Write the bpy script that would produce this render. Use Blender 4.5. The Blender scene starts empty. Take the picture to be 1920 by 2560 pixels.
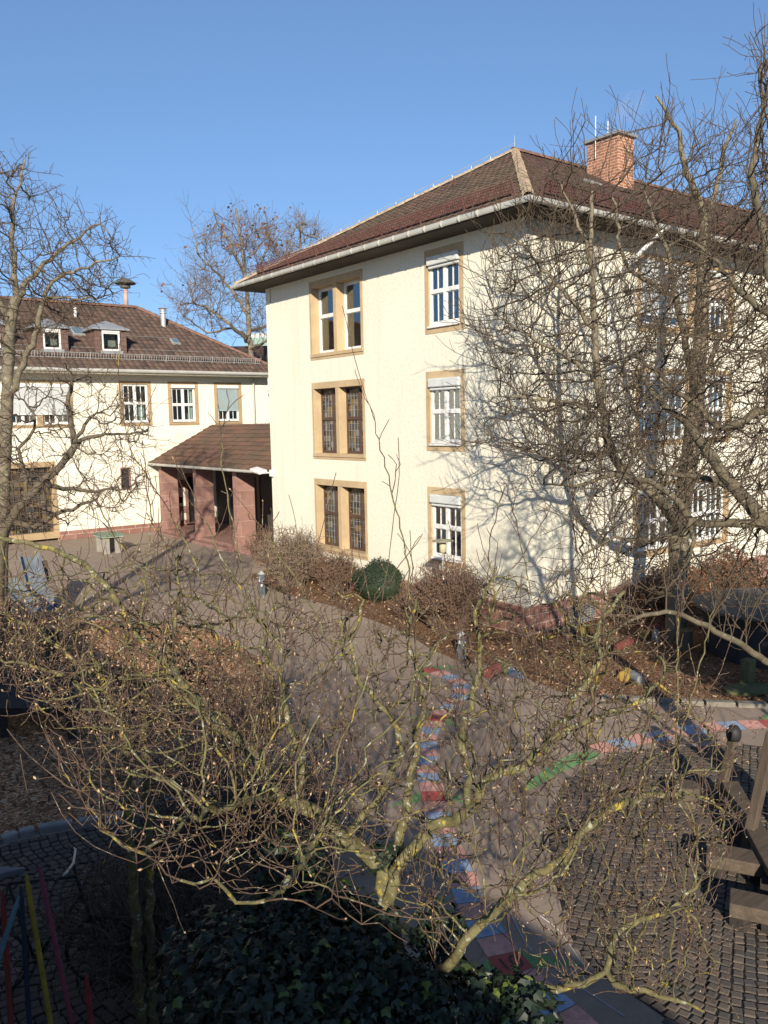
import bpy, bmesh, math, random
import numpy as np
from mathutils import Vector, Matrix
rng = np.random.default_rng(7); random.seed(7)
scene = bpy.context.scene
COL = scene.collection
rad = math.radians
# ------------------------------------------------------------------ camera frame (metres; X right-away, Y left-away along the two facades)
F = 2058.0; TH = rad(37.565); PI_ = rad(6.215); RO = rad(-1.116); CX, CY, H = 960.0, 1280.0, 5.6
_h = np.array([math.sin(TH), math.cos(TH), 0]); _r = np.array([math.cos(TH), -math.sin(TH), 0]); _u = np.array([0, 0, 1.0])
FW = math.cos(PI_)*_h - math.sin(PI_)*_u; _up = math.sin(PI_)*_h + math.cos(PI_)*_u
R_ = math.cos(RO)*_r + math.sin(RO)*_up; U_ = -math.sin(RO)*_r + math.cos(RO)*_up
CAM = np.array([0, 0, H])
GS = 0.018
def gz(x, y): return GS*(y-4)                       # the courtyard rises gently towards the far wing
def ray(x, y): return (x-CX)/F*R_ - (y-CY)/F*U_ + FW
def dep(x, y, d): return CAM + ray(x, y)*d
def onX(x, y, X): r = ray(x, y); return CAM + r*(X/r[0])
def onY(x, y, Y): r = ray(x, y); return CAM + r*(Y/r[1])
def onZ(x, y, Z): r = ray(x, y); return CAM + r*((Z-H)/r[2])
def gnd(x, y, dz=0.0):
    r = ray(x, y); t = (-4*GS - H + dz)/(r[2]-GS*r[1]); return CAM + r*t
def onP(x, y, p0, n): r = ray(x, y); p0 = np.array(p0, float); n = np.array(n, float); return CAM + r*(((p0-CAM)@n)/(r@n))

# ------------------------------------------------------------------ object helpers
def tag(o, label=None, cat=None, group=None, kind=None):
    if label: o['label'] = label
    if cat: o['category'] = cat
    if group: o['group'] = group
    if kind: o['kind'] = kind
    return o
def empty(name, loc=(0, 0, 0)):
    o = bpy.data.objects.new(name, None); COL.objects.link(o); o.location = loc; o.empty_display_size = .3; return o
def thing(name, loc, label, cat, group=None):
    return tag(empty(name, loc), label, cat, group)

class MB:
    """collects geometry in world space, builds ONE mesh object"""
    def __init__(s): s.v = []; s.f = []; s.m = []; s.uv = None
    def add(s, vs, fs, mi=0):
        b = len(s.v); s.v.extend([tuple(map(float, p)) for p in vs])
        for f in fs: s.f.append(tuple(i+b for i in f)); s.m.append(mi)
    def box(s, x0, x1, y0, y1, z0, z1, mi=0, bev=0):
        if x0 > x1: x0, x1 = x1, x0
        if y0 > y1: y0, y1 = y1, y0
        if z0 > z1: z0, z1 = z1, z0
        s.add([(x0,y0,z0),(x1,y0,z0),(x1,y1,z0),(x0,y1,z0),(x0,y0,z1),(x1,y0,z1),(x1,y1,z1),(x0,y1,z1)],
              [(0,3,2,1),(4,5,6,7),(0,1,5,4),(1,2,6,5),(2,3,7,6),(3,0,4,7)], mi)
    def obox(s, c, ax, ay, az, mi=0):   # oriented box: centre + three half-vectors
        c, ax, ay, az = [np.array(q, float) for q in (c, ax, ay, az)]
        P = [c+sx*ax+sy*ay+sz*az for sz in (-1, 1) for sx, sy in ((-1,-1),(1,-1),(1,1),(-1,1))]
        s.add(P, [(0,3,2,1),(4,5,6,7),(0,1,5,4),(1,2,6,5),(2,3,7,6),(3,0,4,7)], mi)
    def bar(s, a, b, w, h=None, mi=0, up=(0,0,1)):   # rectangular bar a->b, full width w, height h
        a = np.array(a, float); b = np.array(b, float); d = b-a; L = np.linalg.norm(d); d = d/L
        up = np.array(up, float)
        if abs(d@up) > .98: up = np.array([1., 0, 0])
        sx = np.cross(d, up); sx /= np.linalg.norm(sx); sz = np.cross(sx, d)
        s.obox((a+b)/2, d*L/2, sx*w/2, sz*(h or w)/2, mi)
    def tube(s, pts, r, k=8, mi=0, caps=True):
        pts = [np.array(p, float) for p in pts]; n = len(pts)
        rr = r if hasattr(r, '__len__') else [r]*n
        vs = []; ref = None
        for i in range(n):
            d = pts[min(i+1, n-1)]-pts[max(i-1, 0)]; d /= np.linalg.norm(d)
            if ref is None: ref = np.array([0,0,1.]) if abs(d[2]) < .9 else np.array([1.,0,0])
            a = np.cross(d, ref); a /= np.linalg.norm(a); b = np.cross(d, a); ref = -b if False else np.cross(a, d)
            for j in range(k):
                t = 2*math.pi*j/k; vs.append(pts[i]+rr[i]*(math.cos(t)*a+math.sin(t)*b))
        fs = [(i*k+j, i*k+(j+1) % k, (i+1)*k+(j+1) % k, (i+1)*k+j) for i in range(n-1) for j in range(k)]
        if caps: fs += [tuple(range(k))[::-1], tuple((n-1)*k+j for j in range(k))]
        s.add(vs, fs, mi)
    def lathe(s, c, prof, k=20, mi=0, axis=(0,0,1)):  # prof: (radius, height)
        c = np.array(c, float); az = np.array(axis, float); az /= np.linalg.norm(az)
        ax = np.cross(az, [0,1.,0] if abs(az[1]) < .9 else [1.,0,0]); ax /= np.linalg.norm(ax); ay = np.cross(az, ax)
        vs = [c+az*h+r*(math.cos(2*math.pi*j/k)*ax+math.sin(2*math.pi*j/k)*ay) for r, h in prof for j in range(k)]
        n = len(prof)
        fs = [(i*k+j, i*k+(j+1) % k, (i+1)*k+(j+1) % k, (i+1)*k+j) for i in range(n-1) for j in range(k)]
        fs += [tuple(range(k))[::-1], tuple((n-1)*k+j for j in range(k))]
        s.add(vs, fs, mi)
    def build(s, name, mats, parent=None, smooth=False, bevel=0, fix=True):
        me = bpy.data.meshes.new(name); org = np.zeros(3)
        pl = np.array(parent_world(parent)) if parent else np.zeros(3)
        if not s.v: s.v = [(0,0,0)]
        V = np.array(s.v)
        if parent is None: org = np.array([V[:,0].mean(), V[:,1].mean(), V[:,2].min()])
        else: org = pl
        me.from_pydata((V-org).tolist(), [], s.f)
        if not isinstance(mats, (list, tuple)): mats = [mats]
        for m in mats: me.materials.append(m)
        me.polygons.foreach_set('material_index', s.m)
        if s.uv is not None:
            ul = me.uv_layers.new(name='UVMap'); ul.data.foreach_set('uv', np.array(s.uv, np.float32).ravel())
        if fix and s.uv is None:
            bm = bmesh.new(); bm.from_mesh(me); bmesh.ops.recalc_face_normals(bm, faces=bm.faces[:]); bm.to_mesh(me); bm.free()
        if smooth: me.polygons.foreach_set('use_smooth', [True]*len(me.polygons))
        me.update()
        o = bpy.data.objects.new(name, me); COL.objects.link(o)
        if parent: o.parent = parent
        else: o.location = org
        if bevel:
            b = o.modifiers.new('bevel', 'BEVEL'); b.width = bevel; b.segments = 2; b.limit_method = 'ANGLE'
        return o
def parent_world(o):
    p = np.array(o.location)
    while o.parent: o = o.parent; p = p+np.array(o.location)
    return p
def copy_tree(o, parent=None):
    c = o.copy(); COL.objects.link(c); c.parent = parent
    for ch in list(o.children): copy_tree(ch, c)
    return c

# ------------------------------------------------------------------ material helpers
class NT:
    def __init__(s, name):
        s.m = bpy.data.materials.new(name); s.m.use_nodes = True; s.t = s.m.node_tree; s.n = s.t.nodes; s.l = s.t.links
        s.p = s.n['Principled BSDF']; s.out = s.n['Material Output']
    def new(s, t, **k):
        n = s.n.new(t)
        for a, b in k.items():
            if a.startswith('i_'):
                n.inputs[a[2:].replace('_', ' ')].default_value = b
            else: setattr(n, a, b)
        return n
    def link(s, a, b): s.l.new(a, b)
    def coord(s, kind='Object'):
        return s.new('ShaderNodeTexCoord').outputs[kind]
    def noise(s, scale, detail=4, rough=.6, vec=None, dist=0):
        n = s.new('ShaderNodeTexNoise'); n.inputs['Scale'].default_value = scale; n.inputs['Detail'].default_value = detail
        n.inputs['Roughness'].default_value = rough; n.inputs['Distortion'].default_value = dist
        s.link(vec if vec is not None else s.coord(), n.inputs['Vector']); return n.outputs['Fac']
    def ramp(s, fac, stops, interp='LINEAR'):
        r = s.new('ShaderNodeValToRGB'); cr = r.color_ramp; cr.interpolation = interp
        while len(cr.elements) < len(stops): cr.elements.new(.5)
        for e, (p, c) in zip(cr.elements, stops): e.position = p; e.color = (c if hasattr(c, '__len__') else (c, c, c))[:3] + (1,) if hasattr(c, '__len__') else (c, c, c, 1)
        s.link(fac, r.inputs['Fac']); return r.outputs['Color']
    def mix(s, fac, a, b, mode='MIX'):
        x = s.new('ShaderNodeMix', data_type='RGBA', blend_type=mode)
        for sock, v in ((x.inputs[0], fac), (x.inputs[6], a), (x.inputs[7], b)):
            if hasattr(v, 'is_linked') or hasattr(v, 'node'): s.link(v, sock)
            else: sock.default_value = v if not hasattr(v, '__len__') else tuple(v)[:3]+(1,)
        return x.outputs[2]
    def math(s, op, a, b=0.0):
        x = s.new('ShaderNodeMath', operation=op)
        for sock, v in ((x.inputs[0], a), (x.inputs[1], b)):
            if hasattr(v, 'node'): s.link(v, sock)
            else: sock.default_value = v
        return x.outputs[0]
    def bump(s, height, strength=.4, dist=.02):
        b = s.new('ShaderNodeBump'); b.inputs['Strength'].default_value = strength; b.inputs['Distance'].default_value = dist
        s.link(height, b.inputs['Height']); s.link(b.outputs['Normal'], s.p.inputs['Normal'])
    def set(s, col=None, rough=.8, spec=.3, metal=0):
        if col is not None:
            if hasattr(col, 'node'): s.link(col, s.p.inputs['Base Color'])
            else: s.p.inputs['Base Color'].default_value = tuple(col)[:3]+(1,)
        s.p.inputs['Roughness'].default_value = rough; s.p.inputs['Specular IOR Level'].default_value = spec; s.p.inputs['Metallic'].default_value = metal
        return s.m
def C(r, g, b): return (r, g, b)
def vary(name, c, amt=.18, scale=3., rough=.8, fine=0, bump=0, spec=.3, metal=0, dirt=None):
    """one colour with broad and fine unevenness"""
    t = NT(name); n1 = t.noise(scale, 5); 
    lo = tuple(q*(1-amt) for q in c); hi = tuple(min(1, q*(1+amt)) for q in c)
    col = t.ramp(n1, [(.3, lo), (.7, hi)])
    if dirt:
        n2 = t.noise(scale*2.7, 6, .7); col = t.mix(t.ramp(n2, [(.48, 0.), (.7, .65)]), col, dirt)
    if fine:
        n3 = t.noise(fine, 3); col = t.mix(t.math('MULTIPLY', n3, .35), col, tuple(q*.55 for q in c))
    if bump:
        t.bump(t.noise(fine or scale*12, 4), bump, .01)
    return t.set(col, rough, spec, metal)
# ------------------------------------------------------------------ materials
def m_plaster(name, base, dark):
    t = NT(name); co = t.coord()
    big = t.noise(.35, 5, .6, co); fine = t.noise(30, 4, .7, co); mid = t.noise(11, 5, .7, co)
    col = t.ramp(big, [(.3, tuple(q*.94 for q in base)), (.7, base)])
    col = t.mix(t.ramp(mid, [(.5, 0.), (.8, .5)]), col, dark)
    v = t.new('ShaderNodeTexVoronoi', feature='F1'); v.inputs['Scale'].default_value = 26; t.link(co, v.inputs['Vector'])
    pit = t.ramp(v.outputs['Distance'], [(.05, .45), (.2, 0.)])
    col = t.mix(t.math('MULTIPLY', pit, t.ramp(fine, [(.45, 0.), (.6, 1.)])), col, dark)
    # faint vertical run-off stains
    mp = t.new('ShaderNodeMapping'); mp.inputs['Scale'].default_value = (3, 3, .18); t.link(co, mp.inputs['Vector'])
    col = t.mix(t.ramp(t.noise(1.1, 5, .65, mp.outputs[0]), [(.52, 0.), (.78, .26)]), col, dark)
    t.bump(t.math('ADD', t.math('MULTIPLY', fine, .7), mid), .5, .03)
    return t.set(col, .92, .15)
def m_blocks(name, c1, c2, mortar, scale, bw, rh, msize=.012, bump=.5, offset=.5):
    t = NT(name); co = t.coord(); sp = t.new('ShaderNodeSeparateXYZ'); t.link(co, sp.inputs[0])
    cb = t.new('ShaderNodeCombineXYZ'); t.link(t.math('ADD', sp.outputs[0], sp.outputs[1]), cb.inputs[0]); t.link(sp.outputs[2], cb.inputs[1])
    b = t.new('ShaderNodeTexBrick'); b.offset = offset
    b.inputs['Scale'].default_value = scale; b.inputs['Brick Width'].default_value = bw; b.inputs['Row Height'].default_value = rh
    b.inputs['Mortar Size'].default_value = msize; b.inputs['Mortar Smooth'].default_value = .2
    b.inputs['Color1'].default_value = c1+(1,); b.inputs['Color2'].default_value = c2+(1,); b.inputs['Mortar'].default_value = mortar+(1,)
    t.link(cb.outputs[0], b.inputs['Vector'])
    n = t.noise(5, 5, .65, co); col = t.mix(t.ramp(n, [(.4, 0.), (.8, .5)]), b.outputs['Color'], tuple(q*.55 for q in c1))
    t.bump(t.math('SUBTRACT', t.math('MULTIPLY', t.noise(30, 3), .3), b.outputs['Fac']), bump, .01)
    return t.set(col, .88, .2)
def m_tiles(name, cols, moss, mossamt=.55):
    t = NT(name); uv = t.new('ShaderNodeUVMap').outputs[0]
    fl = t.new('ShaderNodeVectorMath', operation='FLOOR'); t.link(uv, fl.inputs[0])
    w = t.new('ShaderNodeTexWhiteNoise', noise_dimensions='2D'); t.link(fl.outputs[0], w.inputs['Vector'])
    n = len(cols); col = t.ramp(w.outputs['Value'], [(i/(n-1), c) for i, c in enumerate(cols)])
    ob = t.coord(); big = t.noise(.5, 5, .65, ob)
    col = t.mix(t.ramp(big, [(.42, 0.), (.7, mossamt)]), col, moss)
    sp = t.noise(7, 5, .75, ob); col = t.mix(t.ramp(sp, [(.6, 0.), (.72, .6)]), col, tuple(min(1, q*2.4+.03) for q in moss))
    t.bump(t.noise(35, 4), .4, .01)
    return t.set(col, .85, .2)
def m_ground(name, c, c2, sc=.4, speck=60, crack=True, rough=.95):
    t = NT(name); co = t.coord(); a = t.noise(sc, 6, .65, co); f = t.noise(speck, 3, .7, co); mdl = t.noise(3, 5, .6, co)
    col = t.ramp(a, [(.3, c), (.7, c2)])
    col = t.mix(t.ramp(f, [(.35, .35), (.65, 0.)]), col, tuple(q*.5 for q in c))
    col = t.mix(t.ramp(mdl, [(.5, 0.), (.8, .35)]), col, tuple(min(1, q*1.45) for q in c2))
    if crack:
        v = t.new('ShaderNodeTexVoronoi', feature='DISTANCE_TO_EDGE'); v.inputs['Scale'].default_value = .33
        wv = t.new('ShaderNodeVectorMath', operation='ADD'); nn = t.new('ShaderNodeTexNoise'); nn.inputs['Scale'].default_value = 1.2; t.link(co, nn.inputs['Vector'])
        t.link(co, wv.inputs[0]); t.link(nn.outputs['Color'], wv.inputs[1]); t.link(wv.outputs[0], v.inputs['Vector'])
        col = t.mix(t.ramp(v.outputs['Distance'], [(.002, .22), (.006, 0.)]), col, tuple(q*.4 for q in c))
    t.bump(f, .5, .008)
    return t.set(col, rough, .15)
def m_mulch(name, k=1.0):
    t = NT(name); co = t.coord()
    mp = t.new('ShaderNodeMapping'); mp.inputs['Scale'].default_value = (1, 1.8, 1); mp.inputs['Rotation'].default_value = (0, 0, .6); t.link(co, mp.inputs[0])
    v = t.new('ShaderNodeTexVoronoi', feature='F1'); v.inputs['Scale'].default_value = 26; v.inputs['Randomness'].default_value = 1; t.link(mp.outputs[0], v.inputs['Vector'])
    sp = t.new('ShaderNodeSeparateColor'); t.link(v.outputs['Color'], sp.inputs[0])
    col = t.ramp(sp.outputs[0], [(0, (.055*k, .03*k, .018*k)), (.45, (.16*k, .085*k, .045*k)), (.8, (.27*k, .155*k, .085*k)), (1, (.45*k, .31*k, .19*k))])
    big = t.noise(.7, 5, .65, co); col = t.mix(t.ramp(big, [(.4, 0.), (.7, .6)]), col, (.07*k, .04*k, .025*k))
    t.bump(t.math('ADD', t.math('MULTIPLY', v.outputs['Distance'], 1.2), t.noise(50, 3)), 1.0, .03)
    return t.set(col, .95, .1)
def m_bark(name, base, base2, lich1, lich2, l1=.6, l2=.62, s=9, up=False):
    t = NT(name); co = t.coord(); n = t.noise(s, 6, .7, co, .4); col = t.ramp(n, [(.3, base), (.7, base2)])
    a = t.noise(s*.75, 5, .7, co); col = t.mix(t.ramp(a, [(l1, 0.), (l1+.05, .9)]), col, lich1)
    mp = t.new('ShaderNodeMapping'); mp.inputs['Location'].default_value = (7, 3, 5); t.link(co, mp.inputs[0])
    b = t.noise(s*1.3, 5, .7, mp.outputs[0]); col = t.mix(t.ramp(b, [(l2, 0.), (l2+.04, .9)]), col, lich2)
    t.bump(t.noise(s*5, 5, .7), .7, .012)
    return t.set(col, .9, .15)
def m_wood(name, c, sc=1.0, axis=2):
    t = NT(name); co = t.coord(); mp = t.new('ShaderNodeMapping'); k = [14, 14, 14]; k[axis] = 1.2; mp.inputs['Scale'].default_value = tuple(q*sc for q in k); t.link(co, mp.inputs[0])
    n = t.noise(1, 6, .7, mp.outputs[0], .5); col = t.ramp(n, [(.3, tuple(q*.55 for q in c)), (.7, tuple(min(1, q*1.25) for q in c))])
    col = t.mix(t.ramp(t.noise(1.3, 4), [(.45, 0.), (.75, .5)]), col, tuple(q*.5+.01 for q in c)); t.bump(n, .5, .01)
    return t.set(col, .85, .2)
M = {}
M['plaster'] = m_plaster('cream_plaster', (.695, .665, .545), (.42, .375, .28))
M['plinth'] = m_blocks('red_sandstone_blocks', (.21, .105, .083), (.27, .14, .112), (.42, .33, .27), 1.0, .62, .235, .013)
M['chimney'] = m_blocks('orange_brick', (.34,.15,.085), (.25,.10,.058), (.47, .35, .27), 1.0, .27, .095, .014)
M['sandstone'] = vary('ochre_sandstone', (.46, .345, .205), .14, 1.2, .88, 22, .3, .2, dirt=(.36, .26, .16))
M['redstone'] = m_blocks('red_sandstone_column', (.245, .14, .115), (.285, .162, .133), (.42, .3, .25), 1.0, 3.0, .62, .008)
M['brownstone'] = vary('brown_stone_surround', (.36, .26, .15), .15, 1.2, .88, 22, .3, .2)
M['tile_main'] = m_tiles('weathered_brown_roof_tiles', [(.055,.041,.033),(.10,.066,.05),(.14,.085,.062),(.078,.054,.042)], (.095,.08,.05), .5)
M['tile_red'] = m_tiles('dark_red_roof_tiles', [(.06,.040,.033),(.105,.062,.049),(.085,.051,.041),(.055,.038,.033)], (.07,.045,.035), .55)
M['tile_wing'] = m_tiles('red_brown_roof_tiles', [(.06,.044,.036),(.105,.071,.056),(.13,.084,.064),(.078,.055,.045)], (.09,.065,.045), .55)
M['tile_porch'] = m_tiles('mossy_porch_tiles', [(.10,.06,.044),(.15,.08,.055),(.12,.07,.05),(.085,.055,.042)], (.075,.07,.042), .6)
M['ridge'] = vary('lichen_covered_ridge_tile', (.34, .27, .19), .45, 6, .9, 30, .5, .2, dirt=(.16,.09,.06))
M['ridge_red'] = vary('red_ridge_tile', (.17, .09, .065), .35, 6, .9, 30, .4, .2, dirt=(.3,.24,.17))
M['zinc'] = vary('zinc_gutter', (.40, .39, .345), .12, 2, .5, 0, 0, .5, .15)
M['pipe'] = vary('white_painted_pipe', (.72, .70, .66), .1, 2.5, .6, 0, 0, .4)
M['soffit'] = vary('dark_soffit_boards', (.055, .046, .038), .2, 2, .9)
M['white'] = vary('white_window_paint', (.70, .69, .655), .06, 4, .55, 60, 0, .4, dirt=(.55,.53,.5))
M['boxgrey'] = vary('grey_shutter_box', (.5, .52, .5), .1, 3, .6, 0, 0, .4)
M['brownwood'] = vary('dark_brown_window_wood', (.075, .045, .032), .2, 5, .6, 0, 0, .35)
M['metal_red'] = vary('red_painted_lattice', (.11, .05, .042), .3, 5, .7)
M['metal_grey'] = vary('grey_galvanised_metal', (.42, .42, .40), .15, 5, .5, 0, 0, .5, .4)
M['leadgrey'] = vary('grey_sheet_metal', (.27, .28, .29), .2, 3, .55, 0, 0, .5, .3)
M['slate'] = m_blocks('brown_cheek_slates', (.12,.075,.06), (.16,.1,.08), (.05,.035,.03), 1.0, .28, .2, .008)
M['interior'] = vary('dim_room_walls', (.42, .40, .36), .15, 1.5, .9)
M['curtain'] = vary('pale_net_curtain', (.62, .66, .62), .2, 8, .9)
M['dark'] = vary('dark_opening', (.02, .02, .022), .2, 3, .7)
def m_glass(name, tint=(.82, .87, .86), refl=.10):
    t = NT(name); t.n.remove(t.p); tr = t.new('ShaderNodeBsdfTransparent'); tr.inputs[0].default_value = tint+(1,)
    gl = t.new('ShaderNodeBsdfGlossy'); gl.inputs['Roughness'].default_value = .015; gl.inputs[0].default_value = (.95, .97, 1, 1)
    n = t.noise(1.3, 2, .5); b = t.new('ShaderNodeBump'); b.inputs['Strength'].default_value = .06; b.inputs['Distance'].default_value = .05; t.link(n, b.inputs['Height']); t.link(b.outputs[0], gl.inputs['Normal'])
    fr = t.new('ShaderNodeLayerWeight'); fr.inputs['Blend'].default_value = .28
    f = t.math('ADD', t.math('MULTIPLY', fr.outputs['Fresnel'], .8), refl)
    mx = t.new('ShaderNodeMixShader'); t.link(f, mx.inputs[0]); t.link(tr.outputs[0], mx.inputs[1]); t.link(gl.outputs[0], mx.inputs[2]); t.link(mx.outputs[0], t.out.inputs[0])
    return t.m
M['glass'] = m_glass('window_glass')
def m_stained(name):
    t = NT(name); co = t.coord(); sp = t.new('ShaderNodeSeparateXYZ'); t.link(co, sp.inputs[0])
    cb = t.new('ShaderNodeCombineXYZ'); t.link(t.math('ADD', sp.outputs[0], sp.outputs[1]), cb.inputs[0]); t.link(sp.outputs[2], cb.inputs[1])
    sc = t.new('ShaderNodeVectorMath', operation='MULTIPLY'); sc.inputs[1].default_value = (6.2, 5.2, 1); t.link(cb.outputs[0], sc.inputs[0])
    fl = t.new('ShaderNodeVectorMath', operation='FLOOR'); t.link(sc.outputs[0], fl.inputs[0])
    w = t.new('ShaderNodeTexWhiteNoise', noise_dimensions='2D'); t.link(fl.outputs[0], w.inputs['Vector'])
    col = t.ramp(w.outputs['Value'], [(0, (.02,.016,.014)), (.3, (.05,.035,.022)), (.5, (.10,.085,.06)), (.62, (.035,.04,.045)), (.76, (.15,.09,.025)), (.9, (.14,.13,.11)), (1, (.3,.22,.09))], 'CONSTANT')
    return t.set(col, .22, .5)
M['stained'] = m_stained('leaded_coloured_glass')
M['blind'] = vary('grey_blind_slats', (.58, .60, .59), .08, 3, .6, 0, 0, .35)
M['blind_blue'] = vary('blue_grey_blind_slats', (.33, .41, .42), .08, 3, .6, 0, 0, .35)
M['blind_beige'] = vary('beige_blind_slats', (.47, .38, .29), .08, 3, .6, 0, 0, .35)
M['asphalt'] = m_ground('worn_asphalt', (.235, .182, .142), (.30, .238, .186))
M['mulch'] = m_mulch('wood_chip_mulch', 2.1); M['mulch2'] = m_mulch('bark_mulch', 1.0)
M['soil'] = vary('dark_joint_soil', (.018, .015, .013), .3, 20, .95)
M['green_paint'] = vary('green_playground_paint', (.14,.28,.11), .3, 3, .9, 40, .2, .2, dirt=(.13,.11,.09))
M['salmon'] = vary('salmon_playground_paint', (.58,.30,.245), .18, 4, .9, 40, .2, .2, dirt=(.2,.13,.11))
M['blue'] = vary('blue_playground_paint', (.27,.35,.46), .18, 4, .9, 40, .2, .2, dirt=(.13,.14,.17))
M['red'] = vary('red_playground_paint', (.40,.085,.07), .2, 4, .9, 40, .2, .2, dirt=(.15,.1,.09))
M['black'] = vary('black_paint', (.02,.02,.02), .2, 4, .6)
M['chalk'] = vary('white_chalk', (.5,.5,.52), .2, 20, .95)
M['wood'] = m_wood('weathered_grey_wood', (.10,.078,.058))
M['wood_x'] = m_wood('weathered_grey_planks', (.095,.073,.054), 1, 0)
M['darkwood'] = m_wood('dark_wood', (.05,.042,.038), 1, 0)  # darker wood tone for the hut, its square post and frame legs
t_ = NT('sky_reflecting_glass'); M['glass_sky'] = t_.set((.10, .14, .17), .05, .8)
# ------------------------------------------------------------------ building helpers
class Fac:
    """a vertical facade: 'A' lies on X=const and faces -X (u runs along Y); 'Y' lies on Y=const and faces -Y (u runs along X)"""
    def __init__(s, kind, pos): s.k = kind; s.p = pos
    def P(s, u, n, z): return (s.p-n, u, z) if s.k == 'A' else (u, s.p-n, z)
    def box(s, mb, u0, u1, n0, n1, z0, z1, mi=0):
        a = s.P(u0, n0, z0); b = s.P(u1, n1, z1); mb.box(a[0], b[0], a[1], b[1], a[2], b[2], mi)
    def quad(s, mb, u0, u1, n, z0, z1, mi=0):
        q = [s.P(u0, n, z0), s.P(u1, n, z0), s.P(u1, n, z1), s.P(u0, n, z1)]
        mb.add(q, [(0, 3, 2, 1) if s.k == 'A' else (0, 1, 2, 3)], mi)
def wall_sheet(mb, fac, u0, u1, z0, z1, holes, n=0.0):
    us = sorted({u0, u1, *[h[0] for h in holes], *[h[1] for h in holes]}); zs = sorted({z0, z1, *[h[2] for h in holes], *[h[3] for h in holes]})
    us = [u for u in us if u0 <= u <= u1]; zs = [z for z in zs if z0 <= z <= z1]
    for a, b in zip(us, us[1:]):
        for c, d in zip(zs, zs[1:]):
            mu, mz = (a+b)/2, (c+d)/2
            if not any(h[0] < mu < h[1] and h[2] < mz < h[3] for h in holes): fac.quad(mb, a, b, n, c, d)
def surround(fac, parent, u0, u1, z0, z1, bl, br, bt, bb, depth, mat, mull=(), proud=.012, name='window', sill=0):
    mb = MB()
    fac.box(mb, u0, u0+bl, -depth, proud, z0, z1); fac.box(mb, u1-br, u1, -depth, proud, z0, z1)
    fac.box(mb, u0+bl, u1-br, -depth, proud, z1-bt, z1); fac.box(mb, u0+bl, u1-br, -depth, proud, z0, z0+bb)
    for a, b in mull: fac.box(mb, a, b, -depth, proud-.003, z0+bb, z1-bt)
    if sill: fac.box(mb, u0+.02, u1-.02, proud, proud+sill, z0+bb*.45, z0+bb)
    return mb.build(name, mat, parent, bevel=.008)
def pane(fac, parent, u0, u1, z0, z1, n, mat='glass'):
    mb = MB(); fac.box(mb, u0, u1, n-.006, n, z0, z1); o = mb.build('pane', M[mat], parent); return o
def blind(fac, parent, u0, u1, z0, z1, n, mat, pitch=.06):
    mb = MB(); k = max(2, int((z1-z0)/pitch)); 
    for i in range(k):
        z = z0+(i+.5)*(z1-z0)/k; h = (z1-z0)/k
        a = [fac.P(u0, n, z-h*.5), fac.P(u1, n, z-h*.5), fac.P(u1, n+.028, z+h*.5), fac.P(u0, n+.028, z+h*.5)]
        b = [fac.P(u0, n-.006, z-h*.5), fac.P(u1, n-.006, z-h*.5), fac.P(u1, n+.022, z+h*.5), fac.P(u0, n+.022, z+h*.5)]
        mb.add(a+b, [(0,1,2,3), (7,6,5,4), (0,4,5,1), (2,6,7,3), (1,5,6,2), (3,7,4,0)])
    fac.box(mb, u0, u1, n-.01, n+.03, z0-.04, z0-.005)
    return mb.build('blind', M[mat], parent)
def curtain(fac, parent, u0, u1, z0, z1, n, mat='curtain'):
    mb = MB(); k = max(6, int((u1-u0)/.035)); 
    pts = [(u0+(u1-u0)*i/k, n+.018*math.sin(i*1.7)+.008*math.sin(i*.6)) for i in range(k+1)]
    vs = [fac.P(u, m, z0) for u, m in pts]+[fac.P(u, m, z1) for u, m in pts]
    mb.add(vs, [(i, i+1, k+2+i, k+1+i) for i in range(k)]); return mb.build('curtain', M[mat], parent, smooth=True)
def casement(fac, parent, u0, u1, z0, z1, posts, transom=.56, bars=1, n=-.05, f=.055, mat='white', glass='glass', hung=True, sub=.024):
    """white painted window: outer frame, posts, a transom and thin glazing bars, with its panes"""
    mb = MB(); d0, d1 = n-.06, n
    fac.box(mb, u0, u0+f, d0, d1, z0, z1); fac.box(mb, u1-f, u1, d0, d1, z0, z1)
    fac.box(mb, u0+f, u1-f, d0, d1, z1-f, z1); fac.box(mb, u0+f, u1-f, d0, d1, z0, z0+f*1.2)
    zt = z0+(z1-z0)*transom if transom else None
    us = [u0+f]+[u for p in posts for u in (u0+(u1-u0)*p-f*.75, u0+(u1-u0)*p+f*.75)]+[u1-f]
    for p in posts: c = u0+(u1-u0)*p; fac.box(mb, c-f*.75, c+f*.75, d0, d1+.012, z0+f*1.2, z1-f)
    for i in range(0, len(us), 2):
        a, b = us[i], us[i+1]
        if zt: fac.box(mb, a, b, d0, d1+.02, zt-f*.65, zt+f*.65)
        for lo, hi in (((z0+f*1.2, zt-f*.65), (zt+f*.65, z1-f)) if zt else ((z0+f*1.2, z1-f),)):
            g = .022
            fac.box(mb, a, a+g, d0+.01, d1-.012, lo, hi); fac.box(mb, b-g, b, d0+.01, d1-.012, lo, hi)
            fac.box(mb, a+g, b-g, d0+.01, d1-.012, lo, lo+g); fac.box(mb, a+g, b-g, d0+.01, d1-.012, hi-g, hi)
            for q in range(bars):
                c = a+(b-a)*(q+1)/(bars+1); fac.box(mb, c-sub/2, c+sub/2, d0+.014, d1-.016, lo+g, hi-g)
    fr = mb.build('frame', M[mat], parent, bevel=.004)
    pane(fac, parent, u0+f*.5, u1-f*.5, z0+f*.5, z1-f*.5, n-.035, glass)
    return fr
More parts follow.
